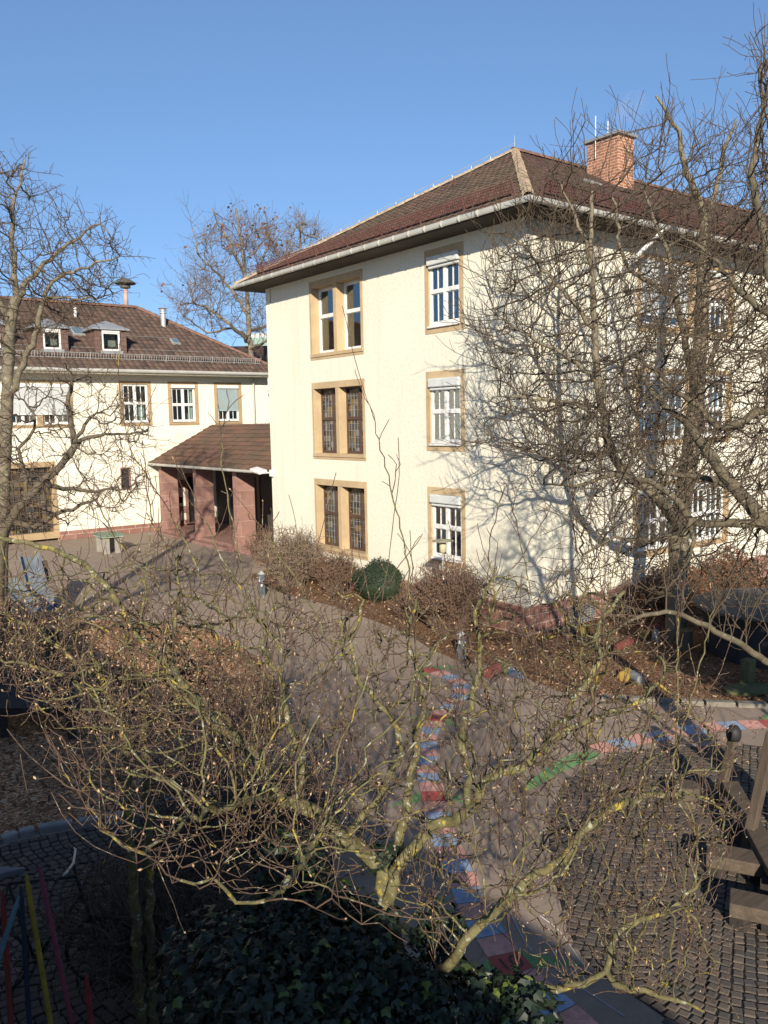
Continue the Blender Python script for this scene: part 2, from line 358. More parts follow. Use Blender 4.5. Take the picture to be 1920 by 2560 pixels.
def clip_mesh(o, planes):
    bm = bmesh.new(); bm.from_mesh(o.data)
    for co, no in planes:
        bmesh.ops.bisect_plane(bm, geom=bm.verts[:]+bm.edges[:]+bm.faces[:], plane_co=co, plane_no=no, clear_outer=True)
    bm.to_mesh(o.data); bm.free()
def tile_slope(name, parent, O, U, V, width, length, pitch, row, mat, planes=(), relief=.04, lift=.035, mid=4, base=0.0):
    """pantile slope: corrugated courses, each lapping the one below"""
    O, U, V = [np.array(q, float) for q in (O, U, V)]; W = np.cross(U, V); W /= np.linalg.norm(W)
    if W[2] < 0: W = -W
    nc = int(math.ceil(width/pitch)); nr = int(math.ceil(length/row)); prof = [0, .62, 1, .62][:mid]
    rg = np.random.default_rng(int(width*100)); 
    cu = np.array([(c+k/mid)*pitch for c in range(nc) for k in range(mid)]+[nc*pitch]); ph = np.array([prof[k] for c in range(nc) for k in range(mid)]+[0.])*relief
    cu = np.minimum(cu, width); n = len(cu); mb = MB(); vs = []; fs = []; uv = []
    for j in range(nr):
        v0, v1 = j*row, min((j+1)*row+.02, length); jit = rg.normal(0, .004, n//mid+1).repeat(mid)[:n]
        b = len(vs)
        for v, hgt in ((v0, lift), (v0+.001, 0), ):
            pass
        low = O+np.outer(cu, U)+v0*V+np.outer(base+lift+ph+jit, W); und = O+np.outer(cu, U)+v0*V+np.outer(np.full(n, base-.005), W); top = O+np.outer(cu, U)+v1*V+np.outer(base+ph*.9+.004+jit*.5, W)
        vs += und.tolist()+low.tolist()+top.tolist()
        for i in range(n-1):
            c = i//mid
            fs.append((b+i, b+i+1, b+n+i+1, b+n+i)); uv += [(c+.3, j+.3)]*4
            fs.append((b+n+i, b+n+i+1, b+2*n+i+1, b+2*n+i)); uv += [(c+.1+.2*(i % mid), j+.1), (c+.2+.2*(i % mid), j+.1), (c+.2+.2*(i % mid), j+.9), (c+.1+.2*(i % mid), j+.9)]
    mb.v = [tuple(p) for p in vs]; mb.f = fs; mb.m = [0]*len(fs); mb.uv = uv
    o = mb.build(name, mat, parent)
    if planes:
        off = parent_world(parent) if parent else np.array(o.location)
        clip_mesh(o, [(tuple(np.array(c)-off), n_) for c, n_ in planes])
    return o
def ridge_caps(name, parent, a, b, mat, r=.11, step=.36, mi=0):
    a = np.array(a, float); b = np.array(b, float); d = b-a; L = np.linalg.norm(d); d /= L; mb = MB()
    s = np.cross(d, [0, 0, 1]); s /= np.linalg.norm(s); w = np.cross(s, d); k = int(L/step)
    for i in range(k):
        j = random.uniform(-.012, .012)
        for t0, t1, r0, r1 in ((i*L/k, (i+1)*L/k+.03, r*1.18, r),):
            vs = []
            for t, rr in ((t0, r0), (t1, r1)):
                for q in range(7):
                    an = math.pi*(q/6); vs.append(a+d*t+s*(rr*math.cos(an)*1.15+j)+w*(rr*math.sin(an)-.02))
            for q in range(7): an = math.pi*(q/6); vs.append(a+d*t0+s*(r0*.8*math.cos(an)*1.15+j)+w*(r0*.8*math.sin(an)-.02))
            mb.add(vs, [(q, q+1, 8+q, 7+q) for q in range(6)]+[(14+q, 15+q, q+1, q) for q in range(6)])
    return mb.build(name, mat, parent)
def gutter(name, parent, pts, r, mat, brk=.62):
    mb = MB(); mb.tube(pts, r, 10)
    for a, b in zip(pts, pts[1:]):
        a = np.array(a); b = np.array(b); L = np.linalg.norm(b-a); k = int(L/brk)
        for i in range(k):
            c = a+(b-a)*(i+.5)/k; d = (b-a)/L*.012; mb.tube([c-d, c+d], r*1.1, 10)
    return mb.build(name, mat, parent, smooth=False)

# ------------------------------------------------------------------ main building (three storeys)
X0, Y0, YA1, XB1 = 15.1, 13.86, 26.32, 57.0
OV = .83; ZE = 10.52; PT = rad(29.9)
main = thing('school_building', (X0, Y0, 0), 'large cream plastered three storey school building with hipped brown tile roof and brick chimney', 'building')
FA = Fac('A', X0); FB = Fac('Y', Y0); TOPZ = 10.40; PL = .95
S_rows = [(1.30, 3.77), (4.42, 6.95), (7.68, 10.22)]; R_rows = [(1.60, 3.78), (4.78, 6.97), (7.98, 10.23)]; B_rows = [(1.62, 3.76), (4.78, 6.97), (7.96, 10.05)]
B_groups = [(X0+4.38, X0+9.3), (X0+12.6, X0+17.5), (X0+20.8, X0+25.7)]
holesA = [(6.61+Y0, 9.60+Y0, a, b) for a, b in S_rows]+[(2.18+Y0, 3.74+Y0, a, b) for a, b in R_rows]
holesB = [(g0, g1, a, b) for g0, g1 in B_groups for a, b in B_rows]
mb = MB(); wall_sheet(mb, FA, Y0, YA1, PL-.2, TOPZ, holesA); wall_sheet(mb, FB, X0, XB1, PL-.2, TOPZ, holesB)
mb.add([(X0, YA1, 0), (XB1, YA1, 0), (XB1, YA1, TOPZ), (X0, YA1, TOPZ)], [(0, 1, 2, 3)]); mb.add([(XB1, Y0, 0), (XB1, YA1, 0), (XB1, YA1, TOPZ), (XB1, Y0, TOPZ)], [(0, 1, 2, 3)])
mb.build('wall', M['plaster'], main)
mb = MB()
for z in (.9, 4.15, 7.35, 10.36): mb.box(X0+.36, XB1-.1, Y0+.36, YA1-.1, z-.02, z+.02)
for x in (X0+5.2, X0+10.9, X0+18.8, X0+27): mb.box(x, x+.05, Y0+.37, Y0+6, .95, 10.3)
mb.box(X0+.37, XB1-.2, Y0+6.0, Y0+6.05, .95, 10.3); mb.box(X0+5.6, X0+5.65, Y0+6.1, YA1-.2, .95, 10.3)
mb.build('inner_wall', M['interior'], main)
mb = MB(); FA.box(mb, Y0-.05, YA1+.04, -.1, .05, -.6, PL); FB.box(mb, X0+.1, X0+1.55, -.1, .05, -.6, PL); FB.box(mb, X0+2.75, XB1, -.1, .05, -.6, PL); FB.box(mb, X0+1.55, X0+2.75, -.1, .05, .68, PL); FB.box(mb, X0+1.55, X0+2.75, -.1, .05, -.6, .12)
mb.build('plinth', M['plinth'], main, bevel=.012)
gr = MB(); 
for i in range(19): FB.box(gr, X0+1.58+i*.063, X0+1.592+i*.063, -.03, -.015, .12, .68)
for i in range(8): FB.box(gr, X0+1.55, X0+2.75, -.015, -.005, .15+i*.07, .16+i*.07)
FB.box(gr, X0+1.55, X0+2.75, -.12, -.1, .12, .68, 1)
gr.build('basement_grille', [M['metal_grey'], M['dark']], main)
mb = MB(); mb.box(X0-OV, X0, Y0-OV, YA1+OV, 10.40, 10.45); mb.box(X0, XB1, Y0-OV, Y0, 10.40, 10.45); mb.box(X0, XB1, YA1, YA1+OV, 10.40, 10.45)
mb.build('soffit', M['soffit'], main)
# roof
ex, ey0, ey1 = X0-OV, Y0-OV, YA1+OV; hw = (ey1-ey0)/2; ym = (ey0+ey1)/2; zr = ZE+hw*math.tan(PT); xa = ex+hw; SL = hw/math.cos(PT)
cP, sP = math.cos(PT), math.sin(PT); q2 = math.sqrt(.5)
tile_slope('roof', main, (ex, ey0, ZE), (0,1,0), (cP,0,sP), ey1-ey0, SL, .27, .37, M['tile_main'],
           [((ex, ey0, 0), (q2, -q2, 0)), ((ex, ey1, 0), (q2, q2, 0))])
tile_slope('roof', main, (ex, ey0, ZE), (1,0,0), (0,cP,sP), XB1-ex, SL, .27, .37, M['tile_red'], [((ex, ey0, 0), (-q2, q2, 0))])
mb = MB(); mb.add([(ex, ey1, ZE), (XB1, ey1, ZE), (XB1, ym, zr), (xa, ym, zr)], [(0, 1, 2, 3)]); mb.add([(XB1, ey0, ZE), (XB1, ey1, ZE), (XB1, ym, zr)], [(0, 1, 2)]); mb.uv = [(i*.3, i*.7) for i in range(7)]
mb.build('rear_roof', M['tile_red'], main)
ridge_caps('hip_tiles', main, (ex+.05, ey0+.05, ZE+.08), (xa, ym, zr+.06), M['ridge'], .105, .33)
ridge_caps('hip_tiles', main, (ex+.05, ey1-.05, ZE+.08), (xa, ym, zr+.06), M['ridge'], .10, .36)
ridge_caps('ridge_tiles', main, (xa-.1, ym, zr+.04), (XB1, ym, zr+.04), M['ridge_red'], .12, .36)
mb = MB(); mb.lathe((xa-.02, ym, zr+.1), [(.012, 0), (.012, .1), (.005, .45)], 6); mb.build('finial', M['metal_grey'], main)
gutter('gutter', main, [(ex-.06, ey1, ZE-.02), (ex-.06, ey0-.06, ZE-.02), (XB1, ey0-.06, ZE-.02)], .075, M['zinc'])
def lattice(name, parent, a, b, nrm, h, mat, step=.055, rails=4, post=1.6, th=.012):
    a = np.array(a, float); b = np.array(b, float); L = np.linalg.norm(b-a); d = (b-a)/L; n = np.array(nrm, float); mb = MB(); s = np.cross(d, n)
    for i in range(int(L/step)+1): c = a+d*min(i*step, L); mb.obox(c+n*h/2, d*th/2, s*th/2, n*h/2)
    for i in range(rails): c = (a+b)/2+n*h*(i/(rails-1)); mb.obox(c+s*.012, d*L/2, s*th/2, n*th*.6)
    for i in range(int(L/post)+1): c = a+d*min(i*post, L); mb.obox(c+n*(h/2-.06), d*.02, s*.02, n*(h/2+.08))
    return mb.build(name, mat, parent)
t = .55; lattice('snow_guard', main, (ex+t*cP, ey0+t+.35, ZE+t*sP+.12), (ex+t*cP, ey1-t-.35, ZE+t*sP+.12), (-.35, 0, .94), .26, M['metal_red'], .085, 5, 1.7, .02)
lattice('snow_guard', main, (ex+t+.45, ey0+t*cP, ZE+t*sP+.12), (XB1, ey0+t*cP, ZE+t*sP+.12), (0, -.35, .94), .26, M['metal_red'], .085, 5, 1.7, .02)
mb = MB()   # lightning wire along the hip edge, small red roof hook
for k in range(14): tt = .5+k*.46; p = (ex+tt, ey1-tt, ZE+tt*math.tan(PT)+.23); mb.tube([p, (p[0], p[1], p[2]-.18)], .008, 4)
mb.tube([(ex+.3, ey1-.3, ZE+.36), (xa, ym, zr+.3)], .009, 4); mb.build('lightning_wire', M['metal_grey'], main)
p = onP(1136, 470, (ex, ey0, ZE), (-sP, 0, cP)); mb = MB(); mb.obox(p+[0, 0, .12], (.03, 0, 0), (0, .035, 0), (0, 0, .17)); mb.build('roof_hook', M['metal_red'], main)
# chimney with cap
nB = (0, -sP, cP); cc = onP(1545, 470, (ex, ey0, ZE), nB); cx_, cy_ = cc[0], cc[1]; rt = ray(1545, 333); ztop = H+rt[2]*(cy_/rt[1])
cw = .86; cd = 1.32; ch = MB(); ch.box(cx_, cx_+cw, cy_, cy_+cd, 11.0, ztop); cho = ch.build('chimney', M['chimney'], main, bevel=.01)
cb = MB(); cb.box(cx_-.1, cx_+cw+.1, cy_-.1, cy_+cd+.1, ztop, ztop+.1); cb.lathe((cx_+.2, cy_+.3, ztop+.1), [(.1, 0), (.1, .06), (.05, .12)], 10); cb.build('cap', M['leadgrey'], cho, bevel=.01)
fl = MB(); fl.obox(onP(1478, 462, (ex, ey0, ZE), nB)+np.array([0, -.02, .08]), (.34, 0, 0), np.array((0, cP, sP))*.16, np.array(nB)*.03); fl.build('roof_hatch', M['metal_grey'], main, bevel=.01)
for px in (1489, 1520):
    w = onY(px, 328, cy_+.9); w2 = onY(px, 290 if px < 1500 else 303, cy_+.9); mb = MB(); mb.tube([(w[0], w[1], ztop-.6), (w2[0], w2[1], w2[2])], .014, 6); mb.build('lightning_rod', M['pipe'], main)
# downpipe on the right-hand facade
dp = MB(); dp.tube([(X0+4.2, ey0-.03, ZE-.08), (X0+4.1, ey0+.02, ZE-.24), (X0+3.55, Y0-.3, 9.6), (X0+3.12, Y0-.1, 8.9), (X0+3.05, Y0-.09, 8.5), (X0+3.05, Y0-.09, .5)], .06, 10)
for z in (8.0, 6.2, 4.4, 2.6): dp.tube([(X0+3.05, Y0-.09, z-.03), (X0+3.05, Y0-.09, z+.03)], .075, 10)
dp.build('downpipe', M['pipe'], main, smooth=True)
mb = MB(); mb.tube([(X0-.02, YA1-.35, 10.35), (X0-.02, YA1-.35, .4)], .012, 6); mb.tube([(X0-.3, YA1+.6, 10.45), (X0-.02, YA1-.33, 9.9)], .008, 5); mb.build('lightning_cable', M['zinc'], main)
# staircase windows: two lights each
for ri, (z0, z1) in enumerate(S_rows):
    u0, u1 = 6.61+Y0, 9.60+Y0; mid0, mid1 = u0+1.41, u0+1.60
    wd = surround(FA, main, u0, u1, z0, z1, .14, .12, .21, .20, .36, M['sandstone'], [(mid0, mid1)], sill=.03)
    for a, b in ((u0+.14, mid0), (mid1, u1-.12)):
        lo, hi = z0+.2, z1-.21
        if ri == 2: casement(FA, wd, a, b, lo, hi, (), .57, 0, -.29, .08)
        else:
            mb = MB(); n0, n1 = -.34, -.28
            FA.box(mb, a, a+.06, n0, n1, lo, hi); FA.box(mb, b-.06, b, n0, n1, lo, hi); FA.box(mb, a+.06, b-.06, n0, n1, hi-.06, hi); FA.box(mb, a+.06, b-.06, n0, n1, lo, lo+.08)
            zt = lo+(hi-lo)*.535; FA.box(mb, a+.06, b-.06, n0, n1+.02, zt-.05, zt+.05)
            pm = a+(b-a)*.42; FA.box(mb, pm-.045, pm+.045, n0, n1+.01, lo+.08, zt-.05); FA.box(mb, pm-.045, pm+.045, n0, n1+.01, zt+.05, hi-.06)
            fr = mb.build('frame', M['brownwood'], wd, bevel=.004)
            mb = MB()
            for k in range(1, 7): u = a+.06+(b-a-.12)*k/7; FA.box(mb, u-.006, u+.006, -.322, -.31, lo+.08, hi-.06)
            for k in range(1, 9): z = lo+.08+(hi-lo-.14)*k/9; FA.box(mb, a+.06, b-.06, -.318, -.306, z-.006, z+.006)
            mb.build('lead_grid', M['leadgrey'], wd); pane(FA, wd, a+.03, b-.03, lo+.04, hi-.04, -.32, 'stained')
# single windows with roller shutter boxes
for ri, (z0, z1) in enumerate(R_rows):
    u0, u1 = 2.18+Y0, 3.74+Y0
    wd = surround(FA, main, u0, u1, z0, z1, .15, .17, .20, .17, .16, M['sandstone'])
    a, b, lo, hi = u0+.15, u1-.17, z0+.17, z1-.20
    casement(FA, wd, a, b, lo+.04, hi-.2, (.5,), .55, 1, -.03, .075)
    mb = MB(); FA.box(mb, a-.0, b+.0, -.12, .10, hi-.24, hi); FA.box(mb, a+.03, b-.03, -.04, .06, hi-.33, hi-.26); mb.build('shutter_box', M['boxgrey'], wd, bevel=.03)
    mb = MB(); FA.box(mb, a-.02, b+.02, -.02, .07, lo-.02, lo+.035); mb.build('sill', M['white'], wd, bevel=.008)
    w_ = b-a
    if ri == 1: curtain(FA, wd, a+.05, b-.05, lo+.1, hi-.3, -.28)
    else:
        curtain(FA, wd, a+.62*w_, b-.03, lo+.1, hi-.3, -.26)
        if ri == 2: curtain(FA, wd, a+.42*w_, a+.55*w_, lo+.1, lo+1.2, -.3)
# wide classroom windows of the right-hand facade
for gi, (g0, g1) in enumerate(B_groups):
    for ri, (z0, z1) in enumerate(B_rows):
        m0 = g0+2.52; m1 = m0+.24
        wd = surround(FB, main, g0, g1, z0, z1, .16, .16, .14, .17, .22, M['brownstone'], [(m0, m1)])
        for bi, (a, b) in enumerate(((g0+.16, m0), (m1, g1-.16))):
            lo, hi = z0+.17, z1-.14
            casement(FB, wd, a, b, lo, hi-.18, (.5,), .5, 2, -.10, .07)
            mb = MB(); FB.box(mb, a, b, -.16, -.0, hi-.2, hi); mb.build('shutter_box', M['boxgrey'], wd, bevel=.02)
            if ri == 2: blind(FB, wd, a+.03, b-.03, lo+(.32 if bi == 0 else 1.05), hi-.22, -.06, 'blind' if bi == 0 else 'blind_beige')
            else: curtain(FB, wd, a+.05, a+.5, lo+.1, hi-.3, -.35); curtain(FB, wd, b-.45, b-.05, lo+.1, hi-.3, -.35)

# ------------------------------------------------------------------ far wing (two storeys and attic)
YW, XWL, XWR = 38.0, -8.0, 21.75; ZWE = 8.17; PW = rad(32.5)
wing = thing('school_wing', (13, YW, .6), 'long cream two storey wing with dormers and hipped red brown roof behind the courtyard', 'building')
FWg = Fac('Y', YW); wz0, wz1 = 5.64, 7.75
W_sin = [(13.85, 15.41), (16.24, 17.82), (18.67, 20.20)]; W_big = [(8.86, 11.75), (3.6, 6.5), (-1.6, 1.3)]; W_gnd = [(7.2, 10.82), (1.5, 5.1)]
holesW = [(a, b, wz0, wz1) for a, b in W_sin+W_big]+[(a, b, .72, 4.16) for a, b in W_gnd]+[(13.72, 14.22, 2.68, 3.74), (16.9, 18.0, .8, 3.3)]
mb = MB(); wall_sheet(mb, FWg, XWL, XWR, .8, 8.1, holesW)
mb.add([(XWR, YW, 0), (XWR, 47.8, 0), (XWR, 47.8, 8.1), (XWR, YW, 8.1)], [(0,1,2,3)]); mb.add([(XWL, YW, 0), (XWL, 47.8, 0), (XWL, 47.8, 8.1), (XWL, YW, 8.1)], [(0,1,2,3)]); mb.add([(XWL, 47.8, 0), (XWR, 47.8, 0), (XWR, 47.8, 8.1), (XWL, 47.8, 8.1)], [(0,1,2,3)])
mb.build('wall', M['plaster'], wing)
mb = MB()
for z in (.75, 4.7, 8.1): mb.box(XWL+.1, XWR-.1, YW+.36, 47.7, z-.02, z+.02)
mb.box(XWL+.1, XWR-.1, YW+4.2, YW+4.25, .8, 8.0)
for x in (8, 12.6, 18.3): mb.box(x, x+.05, YW+.37, YW+4.1, .8, 8.0)
mb.build('inner_wall', M['interior'], wing)
mb = MB(); 
for a, b in ((XWL, 7.2), (10.82, 16.9), (18.0, XWR)): FWg.box(mb, a, b, -.1, .05, -.2, 1.0)
mb.build('plinth', M['plinth'], wing, bevel=.012)
wx0, wx1 = XWL-.8, XWR+.8; wy0 = YW-.8; hwW = 5.7; wym = wy0+hwW; zrW = ZWE+hwW*math.tan(PW); cW, sW = math.cos(PW), math.sin(PW)
tile_slope('roof', wing, (wx0, wy0, ZWE), (1,0,0), (0,cW,sW), wx1-wx0, hwW/cW, .30, .38, M['tile_wing'], [((wx1, wy0, 0), (q2, q2, 0)), ((wx0, wy0, 0), (-q2, q2, 0))], relief=.05, lift=.045)
mb = MB(); mb.add([(wx1, wy0, ZWE), (wx1, wy0+2*hwW, ZWE), (wx1-hwW, wym, zrW)], [(0,1,2)]); mb.add([(wx0, wy0, ZWE), (wx0, wy0+2*hwW, ZWE), (wx0+hwW, wym, zrW)], [(0,1,2)]); mb.add([(wx0, wy0+2*hwW, ZWE), (wx1, wy0+2*hwW, ZWE), (wx1-hwW, wym, zrW), (wx0+hwW, wym, zrW)], [(0,1,2,3)]); mb.uv = [(i*.3, i*.7) for i in range(10)]
mb.build('rear_roof', M['tile_wing'], wing)
ridge_caps('ridge_tiles', wing, (wx0+hwW, wym, zrW+.04), (wx1-hwW, wym, zrW+.04), M['ridge_red'], .13, .38)
ridge_caps('hip_tiles', wing, (wx1-.05, wy0+.05, ZWE+.06), (wx1-hwW, wym, zrW+.05), M['ridge_red'], .11, .38)
gutter('gutter', wing, [(wx0, wy0-.06, ZWE-.02), (wx1, wy0-.06, ZWE-.02)], .085, M['zinc'])
mb = MB(); mb.box(wx0, wx1, wy0, YW, 8.02, 8.08); mb.build('soffit', M['plaster'], wing)
t = .85; lattice('snow_guard', wing, (wx0+1, wy0+t*cW, ZWE+t*sW+.12), (wx1-1.2, wy0+t*cW, ZWE+t*sW+.12), (0, -.3, .95), .24, M['metal_grey'], .12, 2, 1.2, .018)
mb = MB(); mb.tube([(XWR-.9, YW-.1, 8.0), (XWR-.9, YW-.1, .9)], .05, 8); mb.build('downpipe', M['zinc'], wing)
for i, (a, b) in enumerate(W_sin):
    wd = surround(FWg, wing, a, b, wz0, wz1, .17, .17, .14, .15, .18, M['brownstone'], sill=.03)
    ia, ib, lo, hi = a+.17, b-.17, wz0+.15, wz1-.14
    casement(FWg, wd, ia, ib, lo+.03, hi-(0 if i == 0 else .14), (.5,), .5, 1, -.06, .07)
    if i: mb = MB(); FWg.box(mb, ia, ib, -.1, .07, hi-.17, hi); mb.build('shutter_box', M['white'], wd, bevel=.03)
    if i == 1: curtain(FWg, wd, ib-.28, ib-.03, lo+.1, hi-.2, -.25)
    if i == 2: blind(FWg, wd, ia+.03, ib-.03, lo+.58, hi-.18, -.03, 'blind_blue', .055)
    if i == 0: curtain(FWg, wd, ib-.42, ib-.1, lo+.1, lo+.8, -.3)
for a, b in W_big:
    m0 = (a+b)/2-.12; wd = surround(FWg, wing, a, b, wz0, wz1, .16, .16, .14, .16, .18, M['brownstone'], [(m0, m0+.24)], sill=.03)
    for ia, ib in ((a+.16, m0), (m0+.24, b-.16)):
        casement(FWg, wd, ia, ib, wz0+.16, wz1-.3, (.5,), .55, 1, -.08, .065)
    mb = MB(); FWg.box(mb, a+.16, b-.16, -.08, .06, wz1-.34, wz1-.16); mb.build('shutter_box', M['white'], wd, bevel=.02)
    blind(FWg, wd, a+.18, b-.18, wz0+.62, wz1-.35, .02, 'blind', .05)
for a, b in W_gnd:
    wd = surround(FWg, wing, a, b, .72, 4.16, .22, .22, .24, .3, .3, M['brownstone'])
    mb = MB(); n = 12
    for k in range(n+1): u = a+.22+(b-a-.44)*k/n; FWg.box(mb, u-.014, u+.014, -.22, -.17, 1.02, 3.92)
    for k in range(11): z = 1.02+2.9*k/10; FWg.box(mb, a+.22, b-.22, -.225, -.175, z-.014, z+.014)
    mb.build('lattice', M['wood'], wd); pane(FWg, wd, a+.2, b-.2, 1.0, 3.95, -.24, 'stained')
    mb = MB(); FWg.box(mb, a+.22, b-.22, -.26, -.245, 1.02, 2.1); mb.build('panel', M['chimney'], wd)
wd = surround(FWg, wing, 13.72, 14.22, 2.68, 3.74, .05, .05, .05, .05, .2, M['redstone']); pane(FWg, wd, 13.75, 14.19, 2.7, 3.72, -.15, 'dark')
dr = surround(FWg, wing, 16.9, 18.0, .8, 3.3, .16, .16, .18, .06, .25, M['redstone'], name='door'); pane(FWg, dr, 17.05, 17.85, .85, 3.1, -.2, 'dark')
mb = MB(); FWg.box(mb, 16.45, 16.9, .0, .02, 2.6, 3.0); mb.build('quoin', M['redstone'], wing); mb = MB(); FWg.box(mb, 16.55, 16.9, .0, .02, 1.35, 1.7); mb.build('quoin', M['redstone'], wing)
mb = MB(); FWg.box(mb, 16.5, 16.72, .0, .05, 1.85, 2.15); mb.build('intercom', M['dark'], wing, bevel=.01)
# dormers, roof lights, flue pipes
nW = (0, -sW, cW); pW0 = (0, wy0, ZWE)
def dormer(pl, pr, pt):
    bl = onP(*pl, pW0, nW); br = onP(*pr, pW0, nW); yb = (bl[1]+br[1])/2; x0, x1 = bl[0], br[0]; zb = (bl[2]+br[2])/2; zt = onY(*pt, yb)[2]
    yb -= .02; ytop = yb+(zt-zb)/math.tan(PW)
    fd = Fac('Y', yb); mb = MB()
    mb.box(x0-.32, x0, yb+.0, ytop+.3, zb-.35, zt); mb.box(x1, x1+.32, yb+.0, ytop+.3, zb-.35, zt)
    mb.box(x0, x1, yb+.25, ytop, zb-.3, zb-.02)
    d = mb.build('dormer', M['slate'], wing)
    rf = MB(); e = .14; cxm = (x0+x1)/2; a0, a1 = x0-.32-e, x1+.32+e; f0 = yb-e
    P = [(a0, f0, zt), (a1, f0, zt), (a1, ytop+.6, zt+.02), (a0, ytop+.6, zt+.02), (cxm, yb+.55, zt+.42), (cxm, ytop+1.0, zt+.44), (a0, f0, zt-.06), (a1, f0, zt-.06), (a1, ytop+.3, zt-.06), (a0, ytop+.3, zt-.06)]
    rf.add(P, [(0,1,4), (1,2,5,4), (3,0,4,5), (6,7,1,0), (6,9,3,0), (7,8,2,1), (6,7,8,9)]); rf.build('roof', M['leadgrey'], d)
    mb = MB(); fd.box(mb, x0, x1, -.02, .05, zt-.17, zt-.03); mb.build('shutter_box', M['white'], d)
    casement(fd, d, x0, x1, zb+.12, zt-.17, (), 0, 0, .02, .05); mb = MB(); fd.box(mb, x0-.1, x1+.1, -.05, .12, zb-.02, zb+.12); mb.build('sill', M['leadgrey'], d)
    mb = MB(); mb.box(x0+.02, x1-.02, yb+.5, yb+.52, zb+.15, zt-.2); mb.build('room_back', M['interior'], d)
dormer((110, 880), (153, 880), (131, 817)); dormer((257, 884), (300, 884), (278, 822)); dormer((-38, 876), (2, 876), (-18, 808))
def rooflight(a, b, c):
    p = onP(*a, pW0, nW); q = onP(*b, pW0, nW); r = onP(*c, pW0, nW); w = abs(q[0]-p[0])/2; hgt = abs(np.linalg.norm(r-p))/2; cen = (q+r)/2; V = np.array((0, cW, sW)); N = np.array(nW)
    mb = MB(); mb.obox(cen+N*.08, (w, 0, 0), V*hgt, N*.07); o = mb.build('roof_light', M['metal_grey'], wing, bevel=.01)
    mb = MB(); mb.obox(cen+N*.15, (w*.82, 0, 0), V*hgt*.82, N*.008); mb.build('pane', M['glass_sky'], o)
rooflight((180, 842), (212, 842), (176, 824)); rooflight((430, 864), (447, 864), (427, 852))
p = onP(409, 818, pW0, nW); mb = MB(); mb.lathe(p-[0, 0, .2], [(.13, 0), (.13, .88), (.19, .9), (.19, .94), (.12, .96), (.12, 1.0), (.19, 1.02), (.19, 1.06), (.12, 1.08), (.24, 1.14), (.05, 1.22)], 14); mb.build('flue_pipe', M['metal_grey'], wing, smooth=False)
p = onP(189, 795, pW0, nW); mb = MB(); mb.lathe(p-[0, 0, .2], [(.07, 0), (.07, .68), (.05, .7)], 10); mb.build('vent_pipe', M['pipe'], wing)
mb = MB()
for v in (1.9, 3.3): mb.tube([(wx0+4, wy0+v*cW, ZWE+v*sW+.1), (wx1-2-v, wy0+v*cW, ZWE+v*sW+.1)], .008, 4)
mb.build('lightning_wire', M['metal_grey'], wing)
# siren on the wing's ridge
p = onY(316, 768, wym); sr = thing('roof_siren', (p[0], p[1], zrW), 'mushroom shaped warning siren on a pole at the wing roof ridge', 'siren')
q = onY(314, 704, wym); mb = MB(); mb.lathe((p[0], p[1], zrW-.1), [(.11, 0), (.11, q[2]-zrW-.25)], 10); mb.build('pole', vary('pinkish_pole', (.42,.29,.24), .15, 4), sr, smooth=True)
mb = MB(); mb.lathe((p[0], p[1], q[2]-.35), [(.16, 0), (.26, .02), (.26, .12), (.2, .14), (.2, .2), (.52, .22), (.55, .25), (.48, .32), (.32, .42), (.14, .49), (.05, .5)], 22); mb.build('horn_disc', vary('dull_green_grey_metal', (.09,.085,.07), .2, 4), sr)
# ------------------------------------------------------------------ covered porch between the two buildings
porch = thing('entrance_porch', (16.2, 32, .5), 'open porch with red sandstone pillars under a mossy lean-to tile roof', 'porch')
pe, pt_, ze_, zt_ = 15.12, 18.55, 3.86, 5.62; pa = math.atan2(zt_-ze_, pt_-pe); pc, ps = math.cos(pa), math.sin(pa)
tile_slope('roof', porch, (pe, YA1+.02, ze_), (0,1,0), (pc,0,ps), YW-YA1-.04, (pt_-pe)/pc, .25, .36, M['tile_porch'], relief=.05, lift=.04)
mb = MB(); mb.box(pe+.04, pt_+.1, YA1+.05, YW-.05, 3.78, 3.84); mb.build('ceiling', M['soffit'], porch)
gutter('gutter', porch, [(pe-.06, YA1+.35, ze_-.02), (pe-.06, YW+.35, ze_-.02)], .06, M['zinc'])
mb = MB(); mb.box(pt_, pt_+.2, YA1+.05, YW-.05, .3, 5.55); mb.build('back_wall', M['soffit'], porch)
mb = MB(); mb.box(pt_-.06, pt_, 29.6, 32.2, .76, 3.3); mb.build('door', M['brownwood'], porch); mb = MB(); mb.box(pt_-.06, pt_, 33.4, 36.6, .76, 3.4); mb.build('door', M['brownwood'], porch)
for y0_, y1_, z1_ in ((29.8, 30.8, 3.1), (31.0, 32.0, 3.1), (33.7, 34.9, 3.2), (35.1, 36.3, 3.2)): mb = MB(); mb.box(pt_-.09, pt_-.065, y0_, y1_, 1.1, z1_); mb.build('door_pane', M['dark'], porch)
mb = MB(); mb.box(15.45, pt_, YA1+.1, YW-.1, .1, .74); mb.box(15.1, 15.45, 30.2, YW-.1, .0, .62); mb.build('floor', M['redstone'], porch, bevel=.01)
for px in (400, 485, 583):
    r = ray(px, 1260); Yc = min(YW-.34, 15.38*r[1]/r[0]-.32); mb = MB(); mb.box(15.38, 16.2, Yc, Yc+.32, .6, 3.78); mb.box(15.35, 16.23, Yc-.03, Yc+.35, .5, .86); mb.build('column', M['redstone'], porch, bevel=.015)
